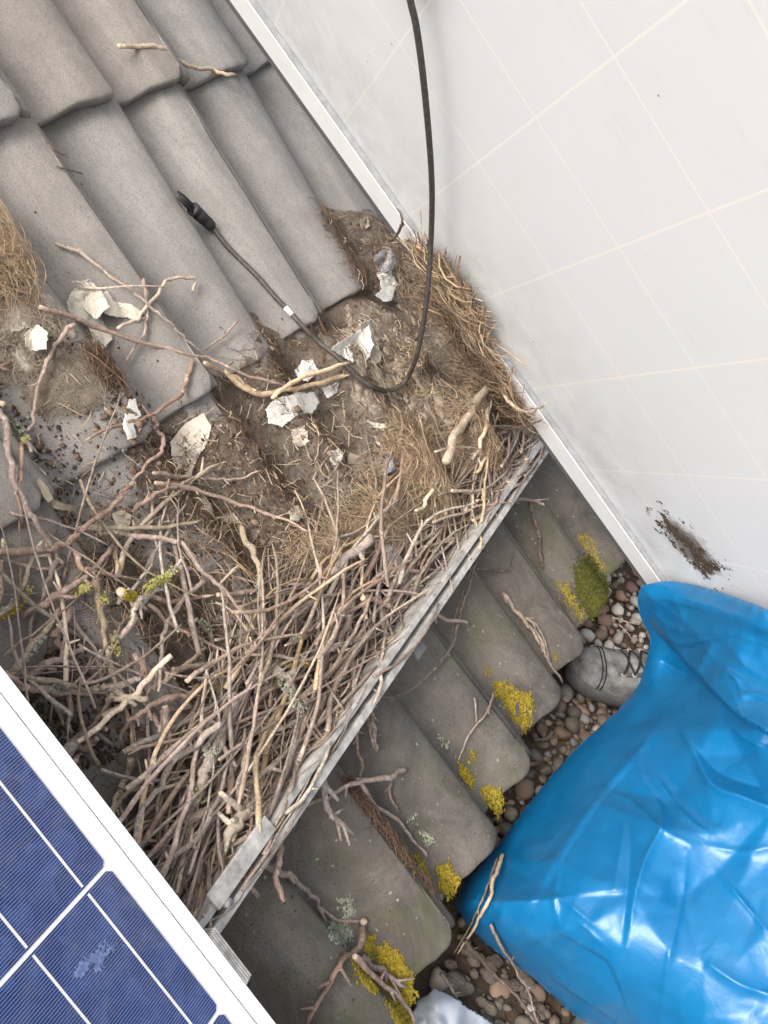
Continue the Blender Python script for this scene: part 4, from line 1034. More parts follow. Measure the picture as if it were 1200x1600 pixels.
# the heap between the traced ones
BAND = [(450, 880), (560, 800), (700, 760), (800, 640), (842, 700), (790, 800), (700, 930), (610, 1080), (520, 1210), (420, 1340), (330, 1450), (235, 1350), (230, 1260), (300, 1130), (380, 1020)]
LOOSE = [(20, 830), (120, 760), (300, 800), (430, 900), (400, 1050), (300, 1150), (180, 1220), (90, 1090), (20, 1030)]
CORNER = [(760, 620), (800, 620), (845, 700), (800, 790), (720, 830), (730, 720)]
RNS = random.Random(5)
def random_stick(poly, ang, spread, length, rad, lift, kinds, seed, curl=0.3):
    while True:
        xs = [p[0] for p in poly]; ys = [p[1] for p in poly]; x, y = RNS.uniform(min(xs), max(xs)), RNS.uniform(min(ys), max(ys))
        if in_poly(x, y, poly): break
    n0 = lift; q = bp(x, y, n0); L = length * math.exp(RNS.gauss(0, 0.3)); a = ang + RNS.gauss(0, spread); k = RNS.gauss(0, curl); n = 14
    t = np.linspace(-0.5, 0.5, n); aa = a + k * t * 2
    s = np.cumsum(np.cos(aa)) * L / n; h = np.cumsum(np.sin(aa)) * L / n; s += q[0] - s.mean(); h += q[1] - h.mean()
    lim = 0.401 if RNS.random() < 0.85 else 0.426
    if poly is not LOOSE: s = s - max(0.0, s.max() - lim + 0.012 * RNS.random())
    tilt = RNS.gauss(0, 0.10); z = np.array([max(top_n(s[i], h[i]) + rad, 0) for i in range(n)]).mean() * 0.4 + lift + tilt * t * L
    z = np.maximum(z, np.array([top_n(s[i], h[i]) for i in range(n)]) + rad * 0.9)
    z = np.where(s > 0.398, np.maximum(z, RN + rad * 0.8), z)
    z = np.convolve(np.pad(z, 3, 'edge'), np.ones(7) / 7, 'valid')
    return np.stack([s, h, z], -1), rad
for i in range(114):
    kind = RNS.choice('rrrggggglyt'); rad = RNS.uniform(0.0019, 0.0044)
    P, rad = random_stick(BAND, RAILANG + 0.12, 0.30, 0.26, rad, RNS.uniform(0.0, 0.056), 'rg', i, 0.35)
    l, gname = lbl(kind, P, rad); add_stick(P, rad, kind, l, gname, 'stick', 1000 + i, sides=6)
for i in range(42):
    kind = RNS.choice('rrgggty'); rad = RNS.uniform(0.0018, 0.0036)
    P, rad = random_stick(CORNER, RAILANG + 0.1, 0.5, 0.14, rad, RNS.uniform(0.0, 0.052), 'rg', i, 0.4)
    l, gname = lbl(kind, P, rad); add_stick(P, rad, kind, l, gname, 'stick', 1300 + i, sides=6)
for i in range(16):
    kind = RNS.choice('rrgggtyl'); rad = RNS.uniform(0.0018, 0.0040)
    P, rad = random_stick(LOOSE, RNS.uniform(0, 3.14), 0.3, 0.17, rad, RNS.uniform(-0.008, 0.004), 'rg', i, 0.3)
    l, gname = lbl(kind, P, rad); add_stick(P, rad, kind, l, gname, 'stick', 1600 + i, sides=6)
print('sticks', len(STICKS))
# the thinner brushwood that fills the heap
for kind, nb in (('g', 330), ('r', 200), ('y', 110)):
    paths = []
    for q in range(nb):
        poly = BAND if q % 4 < 3 else CORNER if q % 28 != 3 else LOOSE
        P, rad = random_stick(poly, RAILANG + 0.1 if poly is not LOOSE else RNS.uniform(0, 3.1), 0.42, 0.17, RNS.uniform(0.0009, 0.0024), RNS.uniform(-0.010, 0.034), kind, q, 0.4)
        r2 = np.random.default_rng(q); P = P + np.cumsum(r2.normal(0, 0.0007, P.shape), 0)
        paths.append((P, rad * np.linspace(1, 0.5, len(P)) * (1 + r2.normal(0, 0.08, len(P)))))
    v, f = tube_arrays(paths, 5, True)
    tag(link('brushwood', mesh_np('brushwood', world(v), f, BARK[kind])), kind='stuff')

# ------------------------------------------------------------------ lichen and moss (sub-parts of the tile they grow on)
def mat_lichen(name, a, b, rough=0.95):
    m = Mat(name); co = m.coord('Object'); f = m.noise(co, 130, 4, 0.7); g = m.noise(co, 900, 2, 0.6)
    c = m.ramp(f, [(0.3, a), (0.7, b)]); m.bump(g, 0.5, 0.001); return m.out(c, rough, 0.1)
M_LY = mat_lichen('yellow_lichen', (0.23, 0.165, 0.022), (0.46, 0.355, 0.048))
M_LG = mat_lichen('grey_green_lichen', (0.24, 0.26, 0.19), (0.42, 0.44, 0.34))
M_LO = mat_lichen('olive_lichen', (0.26, 0.24, 0.07), (0.46, 0.42, 0.16))
M_MOSS = mat_lichen('green_moss', (0.040, 0.044, 0.011), (0.115, 0.112, 0.026))
def lichen_patch(poly, mat, label, name='lichen', dens=1.0, size=0.0013, hole=None, seed=0, height=0.24, ragged=3.0):
    r = random.Random(seed + 400); xs = [p[0] for p in poly]; ys = [p[1] for p in poly]
    area = (max(xs) - min(xs)) * (max(ys) - min(ys)); V, F, base = [], [], 0; cs = []
    for _ in range(int(area * 0.46 * dens) + 16):
        x, y = r.uniform(min(xs) - 5, max(xs) + 5), r.uniform(min(ys) - 5, max(ys) + 5)
        d = float(poly_dist(x, y, poly)); ins = bool(in_poly(x, y, poly))
        nz = float(fbm(np.array(x * 0.16), np.array(y * 0.16), seed + 2, 4))
        if (d if ins else -d) + nz * ragged * 4 < (0 if r.random() < 0.96 else -5): continue
        if hole is not None and in_poly(x, y, hole): continue
        q = drop(x, y, 0); s = size * math.exp(r.gauss(0, 0.35)) * (0.75 if d < 3 else 1.0)
        v = ICO1[0] * np.array([s * r.uniform(0.8, 1.4), s * r.uniform(0.8, 1.4), s * height * r.uniform(0.7, 1.3)])
        v = v * (1 + 0.22 * np.sin(ICO1[0] @ np.array([r.uniform(-6, 6) for _ in range(3)]))[:, None]) + q + (0, 0, s * 0.15)
        V.append(v); F.append(ICO1[1] + base); base += len(v); cs.append(q)
    if not V: return
    c = np.mean(cs, 0); t = tile_of(c[0], c[1])
    o = link(name, mesh_np(name, world(np.concatenate(V)), np.concatenate(F), mat), t); o['label'] = label
    return o
LY = [([(768, 1068), (790, 1062), (808, 1078), (828, 1080), (834, 1095), (832, 1125), (822, 1147), (808, 1134), (798, 1118), (785, 1095), (770, 1085)], 'large ring shaped yellow lichen', [(806, 1098), (812, 1096), (812, 1116), (806, 1120)]),
      ([(750, 1232), (765, 1226), (785, 1240), (788, 1255), (780, 1280), (768, 1262), (755, 1250)], 'round yellow lichen at the tile edge', None),
      ([(714, 1186), (733, 1205), (743, 1222), (738, 1232), (722, 1222)], 'small yellow lichen strip', None),
      ([(733, 1172), (745, 1176), (743, 1193), (733, 1191)], 'tiny yellow lichen dot', None),
      ([(683, 1352), (700, 1345), (717, 1370), (716, 1395), (700, 1403), (688, 1390)], 'bright yellow lichen on the tile corner', None),
      ([(645, 1335), (660, 1345), (674, 1370), (665, 1376), (650, 1355)], 'narrow yellow lichen by the soil filled valley', None),
      ([(588, 1480), (605, 1475), (625, 1490), (645, 1525), (648, 1562), (635, 1576), (610, 1555), (590, 1515)], 'largest yellow lichen patch', None),
      ([(552, 1500), (575, 1520), (594, 1548), (582, 1556), (560, 1530)], 'long yellow lichen along the lowest joint', None),
      ([(568, 1464), (585, 1460), (590, 1480), (578, 1497), (568, 1482)], 'yellow lichen crumb above the largest patch', None),
      ([(600, 1560), (640, 1575), (650, 1604), (622, 1604)], 'yellow lichen at the bottom tile edge', None),
      ([(900, 836), (915, 832), (930, 842), (938, 870), (950, 890), (940, 896), (920, 870), (905, 850)], 'orange yellow lichen under the panel edge', None),
      ([(868, 908), (885, 910), (900, 935), (917, 962), (908, 972), (885, 945)], 'yellow lichen line beside the moss', None),
      ([(860, 1021), (872, 1020), (871, 1033), (862, 1035)], 'single yellow lichen dot', None),
      ([(757, 1038), (768, 1042), (767, 1062), (758, 1056)], 'pair of pale yellow lichen dots', None)]
for i, (p, l, hole) in enumerate(LY): lichen_patch(p, M_LY, l, hole=hole, seed=i, dens=1.6)
lichen_patch([(614, 1314), (626, 1312), (637, 1330), (634, 1352), (624, 1358), (617, 1340)], M_LO, 'oval pale olive lichen', seed=30, dens=1.6)
for i, p in enumerate([[(530, 1406), (546, 1400), (556, 1420), (551, 1442), (535, 1432)], [(512, 1440), (545, 1438), (554, 1460), (540, 1478), (516, 1470)], [(655, 1298), (672, 1302), (681, 1318), (665, 1323)], [(684, 1148), (700, 1158), (704, 1174), (690, 1165)], [(640, 1270), (652, 1272), (650, 1284), (640, 1282)]]):
    lichen_patch(p, M_LG, 'grey green leafy lichen', seed=40 + i, dens=0.9, size=0.0015)
lichen_patch([(908, 872), (920, 866), (938, 883), (952, 915), (948, 942), (926, 966), (912, 957), (898, 925), (900, 895)], M_MOSS, 'thick green moss cushion on the tile end', 'moss', dens=3.2, size=0.0017, seed=60, height=0.5)
lichen_patch([(892, 868), (908, 864), (912, 958), (895, 930)], M_MOSS, 'thin green moss film', 'moss', dens=0.9, size=0.0012, seed=61, ragged=4)

# lichen on the sticks
def stick_lichen(x, y, mat, n=60, span=0.012, seed=0, size=0.0011):
    best = None
    for i, (o, Q, rad) in TRACED.items():
        d = np.hypot(*(to_px(Q) - (x, y)).T); k = int(d.argmin())
        sc = d[k] - rad * 900
        if best is None or sc < best[0]: best = (sc, o, Q, rad, k)
    _, o, Q, rad, k = best; r = random.Random(seed + 70); V, F, base = [], [], 0
    A = np.concatenate([[0], np.cumsum(np.linalg.norm(np.diff(Q, axis=0), axis=1))])
    for _ in range(n):
        a = np.clip(A[k] + r.gauss(0, span * 0.55), 0, A[-1]); p = np.array([np.interp(a, A, Q[:, c]) for c in range(3)])
        T = Q[min(k + 1, len(Q) - 1)] - Q[max(k - 1, 0)]; T /= np.linalg.norm(T); up = CC - p; up -= T * (up @ T); up /= np.linalg.norm(up); sd = np.cross(T, up)
        an = r.uniform(-1.5, 1.5); p = p + (up * math.cos(an) + sd * math.sin(an)) * rad * 0.95; s = size * math.exp(r.gauss(0, 0.35))
        v = ICO1[0] * s * np.array([r.uniform(0.7, 1.4), r.uniform(0.7, 1.4), r.uniform(0.6, 1.1)]) + p
        V.append(v); F.append(ICO1[1] + base); base += len(v)
    me = mesh_np('lichen', world(np.concatenate(V)) - np.array(o.location), np.concatenate(F), mat); link('lichen', me, o)
for i, (x, y, c, n, sp) in enumerate([(205, 930, 'y', 190, .020), (232, 915, 'y', 150, .017), (250, 900, 'y', 110, .014), (131, 922, 'y', 70, .012), (20, 955, 'y', 70, .016), (45, 930, 'y', 40, .012), (404, 925, 'g', 60, .012), (408, 1050, 'y', 45, .007), (455, 1040, 'y', 60, .014), (390, 1108, 'y', 80, .012), (525, 995, 'y', 60, .014),
                                      (490, 1140, 'y', 50, .010), (398, 1225, 'o', 90, .014), (450, 1065, 'g', 70, .018), (470, 1100, 'g', 50, .010), (42, 690, 'y', 26, .005), (188, 1088, 'g', 34, .005), (160, 932, 'o', 40, .008), (30, 665, 'g', 60, .014), (385, 1250, 'g', 50, .014), (300, 1010, 'g', 60, .016), (345, 1075, 'y', 50, .012), (505, 930, 'g', 50, .014), (560, 985, 'g', 40, .010), (430, 1130, 'y', 60, .014), (350, 1190, 'g', 60, .016), (470, 1010, 'g', 50, .014), (290, 1240, 'y', 40, .010), (95, 1085, 'g', 60, .014), (180, 1010, 'y', 50, .012), (60, 1010, 'g', 50, .012), (330, 960, 'g', 40, .012)]):
    stick_lichen(x, y, {'y': M_LO if i % 4 else M_LY, 'g': M_LG, 'o': M_LO}[c], n, sp, i)

# ------------------------------------------------------------------ scraps, egg shell, leaves
def mat_stained(name, base):
    m = Mat(name); co = m.coord('Object'); b = np.array(base); f = m.noise(co, 60, 5, 0.7, 0.5); g = m.noise(co, 190, 4, 0.7)
    c = m.ramp(f, [(0.30, b * 0.62 * np.array([1, 0.9, 0.78])), (0.46, b * 0.93), (0.75, np.minimum(b * 1.12, 0.85))])
    c = m.mix(m.math('MULTIPLY', m.ramp(g, [(0.58, (0, 0, 0)), (0.68, (1, 1, 1))]), 0.55), c, (0.22, 0.165, 0.12))
    m.bump(f, 0.3, 0.002); return m.out(c, 0.85, 0.15)
M_PAPER = mat_stained('white_paper', (0.66, 0.645, 0.61))
M_CREAM = mat_simple('cream_leaf', (0.56, 0.495, 0.415), 0.8, 0.25, var=0.20, scale=70, bump=0.4)
M_TISS = mat_stained('creamy_tissue', (0.62, 0.57, 0.49))
M_LEAF = mat_simple('dead_leaf', (0.33, 0.275, 0.205), 0.75, 0.3, var=0.30, scale=80, bump=0.4)
M_GREYP = mat_simple('grey_plastic', (0.30, 0.285, 0.285), 0.4, 0.5, var=0.35, scale=60, bump=0.3)
M_BLUEP = mat_simple('blue_plastic_scrap', (0.07, 0.20, 0.48), 0.4, 0.5, var=0.3, scale=80)
M_CHIP = mat_simple('tan_chip', (0.42, 0.350, 0.270), 0.85, 0.2, var=0.25, scale=80, bump=0.4)
def scrap(name, label, cat, poly, mat, lift=0.006, crumple=0.004, seed=0, ragged=1.6, fold=1.0, step=1.1, group=None):
    xs = [p[0] for p in poly]; ys = [p[1] for p in poly]; cx, cy = np.mean(xs), np.mean(ys)
    q0 = drop_top(cx, cy, lift * 0.6); gx = np.arange(min(xs) - 4, max(xs) + 5, step); gy = np.arange(min(ys) - 4, max(ys) + 5, step)
    X, Y = np.meshgrid(gx, gy); d = poly_dist(X, Y, poly); sd = np.where(in_poly(X, Y, poly), d, -d) + fbm(X * 0.13, Y * 0.13, seed, 3) * ragged * 3.4 + (vnoise(X * 0.6, Y * 0.6, seed + 3) - 0.5) * ragged * 1.0
    keep = sd > 0; cell = keep[:-1, :-1] & keep[1:, :-1] & keep[:-1, 1:] & keep[1:, 1:]
    r = np.random.default_rng(seed); a = r.uniform(0, 6.28); w = max(max(xs) - min(xs), max(ys) - min(ys))
    n = q0[2] + np.zeros(X.shape)
    for _ in range(5):
        a = r.uniform(0, 6.28); c0 = r.normal(0, 0.22) * w
        n = n + crumple * r.choice([-1, 1]) * 2.2 * np.abs((X - cx) * math.cos(a) + (Y - cy) * math.sin(a) - c0) / w
    n = n - crumple * 0.4 + crumple * 0.5 * fbm(X / w * 5, Y / w * 5, seed + 9, 2)
    idx = -np.ones(X.shape, int); use = np.zeros(X.shape, bool)
    for di in (0, 1):
        for dj in (0, 1): use[di:X.shape[0] - 1 + di, dj:X.shape[1] - 1 + dj] |= cell
    if not use.any(): return None
    V = []
    for x, y, nn in zip(X[use], Y[use], n[use]):
        q = bp(x, y, nn); t = top_n(q[0], q[1]) + 0.0008
        V.append(q if q[2] >= t else bp(x, y, t))
    idx[use] = np.arange(use.sum()); i, j = np.nonzero(cell)
    V = np.array(V); c = V.mean(0)
    f = np.stack([idx[i, j], idx[i + 1, j], idx[i + 1, j + 1], idx[i, j + 1]], -1)
    o = link(name, mesh_np(name, world(V - c), f, mat)); o.location = world(c)
    m = o.modifiers.new('thickness', 'SOLIDIFY'); m.thickness = 0.0006; m.offset = 0
    tag(o, label, cat, group); return o
scrap('eggshell', 'white flake of egg shell standing beside the raised panel', 'egg shell', [(588, 428), (600, 417), (613, 425), (623, 440), (618, 454), (612, 470), (600, 473), (586, 462), (596, 450)], M_PAPER, .010, .004, 1)
scrap('plastic_scrap', 'grey purple plastic scrap above the white egg shell flake', 'scrap', [(584, 402), (600, 384), (620, 392), (628, 412), (606, 428), (590, 426)], M_GREYP, .006, .006, 2)
scrap('paper_scrap', 'white wedge of paper in the middle of the nest by the cable', 'paper scrap', [(516, 545), (548, 522), (576, 508), (584, 540), (575, 562), (550, 566), (528, 553)], M_PAPER, .012, .005, 3)
scrap('paper_scrap', 'small white paper bit above the torn straw blade', 'paper scrap', [(462, 578), (470, 564), (490, 560), (498, 580), (482, 598), (466, 592)], M_PAPER, .010, .004, 4)
scrap('paper_scrap', 'large flat torn white paper below the straw blade', 'paper scrap', [(414, 640), (430, 622), (460, 614), (492, 611), (501, 628), (490, 646), (466, 648), (442, 668), (420, 662)], M_PAPER, .008, .003, 5)
scrap('paper_scrap', 'narrow white paper bit hanging below the straw end', 'paper scrap', [(503, 606), (530, 596), (528, 614), (510, 624)], M_PAPER, .012, .003, 6)
scrap('cream_leaf', 'big dry cream coloured leaf lying at the tile edge', 'leaf', [(265, 690), (290, 660), (318, 644), (331, 665), (326, 690), (308, 720), (298, 746), (280, 742), (268, 716)], M_CREAM, .014, .007, 7, ragged=0.8)
scrap('eggshell', 'small bright white egg shell under the forked reddish branch', 'egg shell', [(190, 662), (202, 622), (212, 622), (222, 650), (210, 664), (216, 684), (200, 686)], M_PAPER, .010, .004, 8)
scrap('tissue', 'torn white tissue standing up beside the tan hair clump', 'tissue', [(102, 476), (118, 446), (130, 437), (143, 442), (150, 470), (162, 500), (176, 530), (162, 546), (146, 541), (140, 512), (110, 492)], M_TISS, .024, .010, 9)
scrap('tissue', 'flat cream tissue strip right of the standing tissue', 'tissue', [(148, 460), (170, 452), (178, 470), (205, 475), (226, 490), (210, 501), (172, 492), (150, 484)], M_TISS, .018, .006, 10)
scrap('tissue', 'crumpled white tissue caught in the left fluff clump', 'tissue', [(38, 520), (60, 504), (76, 520), (72, 546), (55, 550), (40, 542)], M_TISS, .014, .008, 11)
scrap('tissue', 'small white rag under the grey down tuft', 'tissue', [(88, 545), (98, 540), (100, 562), (92, 570), (86, 560)], M_TISS, .010, .006, 31)
scrap('dead_leaf', 'narrow curled dry leaf below the grey brown twig', 'leaf', [(288, 752), (312, 762), (330, 786), (337, 812), (316, 800), (300, 776)], M_LEAF, .010, .006, 12, ragged=.8)
scrap('dead_leaf', 'torn beige leaf caught in the sticks at the tile corner', 'leaf', [(174, 802), (190, 796), (206, 804), (202, 828), (188, 838)], M_CREAM, .014, .004, 13, ragged=.8)
scrap('dead_leaf', 'pale brown leaf point lying left of the olive twig top', 'leaf', [(344, 806), (366, 800), (381, 820), (362, 818), (352, 836), (346, 830)], M_CHIP, .008, .003, 14, ragged=.8)
scrap('paper_scrap', 'crumpled beige paper bit at the edge of the dark soil', 'paper scrap', [(450, 796), (464, 790), (476, 800), (466, 816), (452, 812)], M_CREAM, .006, .003, 15)
scrap('paper_scrap', 'beige leaf bit below the large white paper', 'paper scrap', [(454, 670), (476, 664), (485, 690), (470, 699), (458, 692)], M_CREAM, .006, .003, 16)
scrap('paper_scrap', 'tiny white crumpled bit left of the brown leaf', 'paper scrap', [(513, 706), (530, 699), (536, 714), (526, 732), (517, 722)], M_PAPER, .008, .005, 17, ragged=2.2)
scrap('dead_leaf', 'brown folded leaf beside the blue specked plastic', 'leaf', [(545, 706), (570, 714), (579, 740), (562, 766), (540, 742)], M_LEAF, .008, .005, 18, ragged=.8)
scrap('plastic_scrap', 'grey crumpled plastic film beside the brown folded leaf', 'scrap', [(579, 722), (600, 712), (614, 714), (618, 732), (600, 747), (582, 745)], M_GREYP, .010, .005, 19)
scrap('plastic_scrap', 'tiny bright blue plastic fleck in the golden grass', 'scrap', [(608, 718), (616, 722), (617, 738), (609, 736)], M_BLUEP, .018, .002, 20)
scrap('chip', 'beige curved chip near the panel edge in the nest rim', 'chip', [(689, 482), (700, 467), (708, 475), (705, 496), (690, 501)], M_CHIP, .010, .005, 21)
scrap('chip', 'beige flake in the soil at the top nest corner', 'chip', [(561, 344), (574, 337), (579, 354), (566, 362)], M_CHIP, .008, .003, 22)
scrap('chip', 'pale grey flat chip beside the nest hole', 'chip', [(672, 590), (695, 584), (699, 595), (680, 603)], M_GREYP, .012, .003, 23)
scrap('chip', 'small white chip left of the black cable loop', 'chip', [(644, 524), (652, 520), (653, 532), (645, 534)], M_PAPER, .012, .003, 24)
scrap('wood_chip', 'pale wood splinter lying on the golden grass', 'wood chip', [(570, 656), (590, 660), (610, 664), (608, 670), (586, 669)], M_TISS, .012, .003, 25, ragged=.6)
scrap('wood_chip', 'small pale curl of wood at the golden grass edge', 'wood chip', [(584, 678), (592, 684), (596, 698), (588, 694)], M_CREAM, .010, .003, 26, ragged=.6)
scrap('dead_leaf', 'curled brown leaf piece at the left tile corner', 'leaf', [(56, 742), (68, 752), (86, 782), (120, 792), (118, 800), (84, 796), (62, 770)], M_LEAF, .010, .006, 27)
scrap('tissue', 'second fold of white tissue draped behind the standing one', 'tissue', [(112, 440), (140, 436), (160, 455), (172, 480), (150, 500), (128, 480), (116, 462)], M_TISS, .030, .012, 33)
scrap('tissue', 'loose pale tissue shred in the left fluff below the straw', 'tissue', [(2, 470), (30, 462), (52, 486), (48, 512), (20, 520), (4, 500)], M_TISS, .012, .010, 34)
scrap('paper_scrap', 'frayed cream paper standing right of the white wedge', 'paper scrap', [(560, 505), (578, 500), (590, 530), (598, 565), (584, 572), (572, 545)], M_TISS, .020, .008, 35)
# shredded pale wood fibre and felt clods in the padding
fibres('shredded_fibre', 220, [(555, 498), (585, 500), (600, 560), (625, 600), (600, 610), (575, 570)], 0.022, 0.0008, mat_simple('shredded_pale_fibre', (0.56, 0.47, 0.36), 0.8, 0.2, var=0.25), (0.004, 0.016), 0.2, 0.35, 0.4, 41)
fibres('shredded_fibre', 170, [(620, 540), (650, 560), (640, 600), (690, 620), (720, 625), (660, 630), (620, 590)], 0.020, 0.0007, M_FIB_T, (0.002, 0.012), 0.6, 0.7, 0.6, 42)
def clods(name, n, poly, size, mat, seed):
    r = random.Random(seed); V, F, base = [], [], 0; xs = [p[0] for p in poly]; ys = [p[1] for p in poly]
    while len(V) < n:
        x, y = r.uniform(min(xs), max(xs)), r.uniform(min(ys), max(ys))
        if not in_poly(x, y, poly): continue
        q = drop_top(x, y, 0); s = size * math.exp(r.gauss(0, 0.45)); v0 = ICO2[0]
        v = pebble_verts(r.randrange(1000), ICO2); v = v * (1 + 0.5 * fbm(v0[:, 0] * 1.7 + r.random() * 9, v0[:, 1] * 1.7 + v0[:, 2] * 1.3, r.randrange(99), 3))[:, None] * s * np.array([1.2, 1, 0.6]) + q + (0, 0, -0.15 * s)
        V.append(v); F.append(ICO2[1] + base); base += len(v)
    tag(link(name, mesh_np(name, world(np.concatenate(V)), np.concatenate(F), mat)), kind='stuff')
M_FELT = mat_simple('felt_clod', (0.30, 0.245, 0.195), 0.95, 0.1, var=0.45, scale=160, bump=0.9, bdist=0.004)
clods('felt_clods', 330, [(540, 480), (650, 450), (740, 520), (750, 640), (660, 680), (560, 640)], 0.0065, M_FELT, 1)
clods('felt_clods', 60, [(0, 440), (60, 440), (110, 500), (110, 560), (20, 560)], 0.007, mat_simple('pale_felt', (0.42, 0.37, 0.31), 0.95, 0.1, var=0.35, scale=160, bump=0.9, bdist=0.004), 2)
clods('soil_clods', 110, ALLP[0], 0.0034, M_CR1, 3)

# ------------------------------------------------------------------ cable with connector
M_RUB = mat_simple('black_cable_rubber', (0.066, 0.058, 0.050), 0.6, 0.45, var=0.5, scale=180, bump=0.1)
M_PLA = mat_simple('black_connector_plastic', (0.025, 0.025, 0.027), 0.5, 0.45, var=0.3, scale=90)
M_MARK = mat_simple('white_marker_sleeve', (0.75, 0.75, 0.74), 0.5, 0.4, var=0.1)
def at_depth(x, y, z):
    d = ray(x, y); return CC + d * z
path = []
for x, y, l in ((330, 353, .012), (340, 366, .010), (356, 386, .008), (378, 408, .006), (402, 432, .005), (430, 464, .006), (453, 488, .007), (475, 512, .010), (500, 536, .014), (518, 550, .016), (532, 562, .015), (546, 576, .014), (562, 592, .014), (582, 604, .014), (604, 611, .016), (624, 604, .022), (638, 588, .034)):
    path.append(drop_top(x, y, l))
zlast = float(((path[-1] - CC) @ CR.T)[2])
def panel_depth(x, y, off):
    d = ray(x, y); N = PM[:, 2]; return ((PO + N * off - CC) @ N) / (d @ N)
# nest material packed up against the lower edge of the raised panel
NRIM = [(660, 385), (690, 412), (722, 448), (744, 484), (758, 525), (770, 562), (786, 592), (806, 622), (826, 662), (806, 668), (772, 640), (738, 600), (712, 540), (690, 490), (664, 440), (646, 405)]
def rim_depth(x, y, off=0.0):
    e = x - (360 + y / 1.4); t = min(max((e + 46) / 46.0, 0), 1); t = t * t * (3 - 2 * t)
    zr = float(((drop_top(x, y, 0.001) - CC) @ CR.T)[2]); zp = panel_depth(x, y, 0.004)
    return min(zr, zr * (1 - t) + zp * t) - off
gx = np.arange(636, 836, 2.4); gy = np.arange(376, 680, 2.4); X, Y = np.meshgrid(gx, gy)
d = poly_dist(X, Y, NRIM); sd = np.where(in_poly(X, Y, NRIM), d, -d) + fbm(X * 0.11, Y * 0.11, 77, 4) * 13
keep = sd > 0; cell = keep[:-1, :-1] & keep[1:, :-1] & keep[:-1, 1:] & keep[1:, 1:]; use = np.zeros(X.shape, bool)
for di in (0, 1):
    for dj in (0, 1): use[di:X.shape[0] - 1 + di, dj:X.shape[1] - 1 + dj] |= cell
bumpy = np.clip(sd / 14, 0, 1) * 0.008 + fbm(X * 0.07, Y * 0.07, 78, 4) * 0.016 + fbm(X * 0.3, Y * 0.3, 79, 3) * 0.006
V = np.array([CC + ray(x, y) * rim_depth(x, y, max(b, 0)) for x, y, b in zip(X[use], Y[use], bumpy[use])])
idx = -np.ones(X.shape, int); idx[use] = np.arange(use.sum()); i, j = np.nonzero(cell)
tag(link('nest_rim', mesh_np('nest_rim', world(V), np.stack([idx[i, j], idx[i + 1, j], idx[i + 1, j + 1], idx[i, j + 1]], -1), M_DIRT)), kind='stuff')
def rim_strands(n, mat, rad, length, spread, seed, side=None):
    r = random.Random(seed); paths = []
    while len(paths) < n:
        x, y = r.uniform(640, 832), r.uniform(380, 672)
        if not in_poly(x, y, NRIM): continue
        if side and x - (360 + y / 1.4) < side: continue
        a = math.atan2(0.83, 0.55) + r.gauss(0, spread); L = length * math.exp(r.gauss(0, 0.3)); k = r.gauss(0, 0.5); ts = np.linspace(-0.5, 0.5, 5); lift = r.uniform(0.002, 0.013)
        P = [(x + math.cos(a + k * t) * L * t, y + math.sin(a + k * t) * L * t) for t in ts]
        z = np.array([rim_depth(px, py, lift) for px, py in P]); z = np.minimum(z, np.linspace(z[0], z[-1], 5) + 0.004)
        paths.append((np.array([CC + ray(px, py) * zz for (px, py), zz in zip(P, z)]), rad * math.exp(r.gauss(0, 0.25)) * np.linspace(1, 0.6, 5)))
    v, f = tube_arrays(paths, 4, False); tag(link('rim_strands', mesh_np('rim_strands', world(v), f, mat)), kind='stuff')
rim_strands(900, M_FIB_G, 0.00055, 48, 0.45, 1); rim_strands(90, M_CHAFF, 0.0010, 55, 0.5, 2, -14); rim_strands(420, M_FIB_W, 0.0004, 30, 1.4, 5); rim_strands(260, M_FIB_D, 0.0008, 50, 0.3, 6, -10); rim_strands(420, M_FIB_D, 0.0005, 34, 0.8, 3); rim_strands(60, M_FIB_T, 0.0013, 80, 0.25, 4, -6)
def panel_twig(pts, hw, kind, label, seed, off=0.007):
    P = smooth_poly(pts, 6); Q = np.array([CC + ray(x, y) * min(panel_depth(x, y, off), float(((drop_top(x, y, 0.004) - CC) @ CR.T)[2])) for x, y in P]); add_stick(Q, hw * np.linalg.norm(Q - CC, axis=1).mean() / CF, kind, label, None, 'stick', seed)
panel_twig([(612, 376), (624, 356), (628, 338), (619, 326)], 2.6, 'd', 'short dark twig curling up over the white panel frame', 901, 0.012)
panel_twig([(786, 618), (812, 638), (834, 641), (852, 631)], 3.2, 'y', 'olive twig with a curved tip crossing the white panel frame', 902, 0.020)
panel_twig([(800, 668), (826, 662), (848, 656)], 2.0, 'd', 'thin dark twig poking over the panel frame under the olive one', 903, 0.014)
panel_twig([(700, 432), (704, 420), (706, 410)], 1.2, 'd', 'hair thin dark twig tip standing against the panel sheet', 904, 0.006)
up = [(650, 560), (660, 513), (668, 455), (673, 384), (675, 322), (674, 270), (669, 200), (660, 110), (650, 40), (641, 0), (630, -60), (620, -140)]
zt = panel_depth(620, -140, 0.01)
for k, (x, y) in enumerate(up):
    t = (k + 1) / len(up); z = zlast * (1 - t) + zt * t; z = min(z, panel_depth(x, y, 0.018)); path.append(at_depth(x, y, z))
sp = smooth_poly(path, 6)
cable = empty('cable', world(path[14])); tag(cable, 'black cable hanging in a loop from the raised panel to a plug', 'cable')
CO = np.array(cable.location)
v, f = tube_arrays([(sp, 0.0038)], 12); link('cord', mesh_np('cord', world(v) - CO, f, M_RUB), cable)
A = np.concatenate([[0], np.cumsum(np.linalg.norm(np.diff(sp, axis=0), axis=1))])
k0 = int(np.hypot(*(to_px(sp) - (447, 482)).T).argmin()); k1 = int(np.hypot(*(to_px(sp) - (460, 496)).T).argmin())
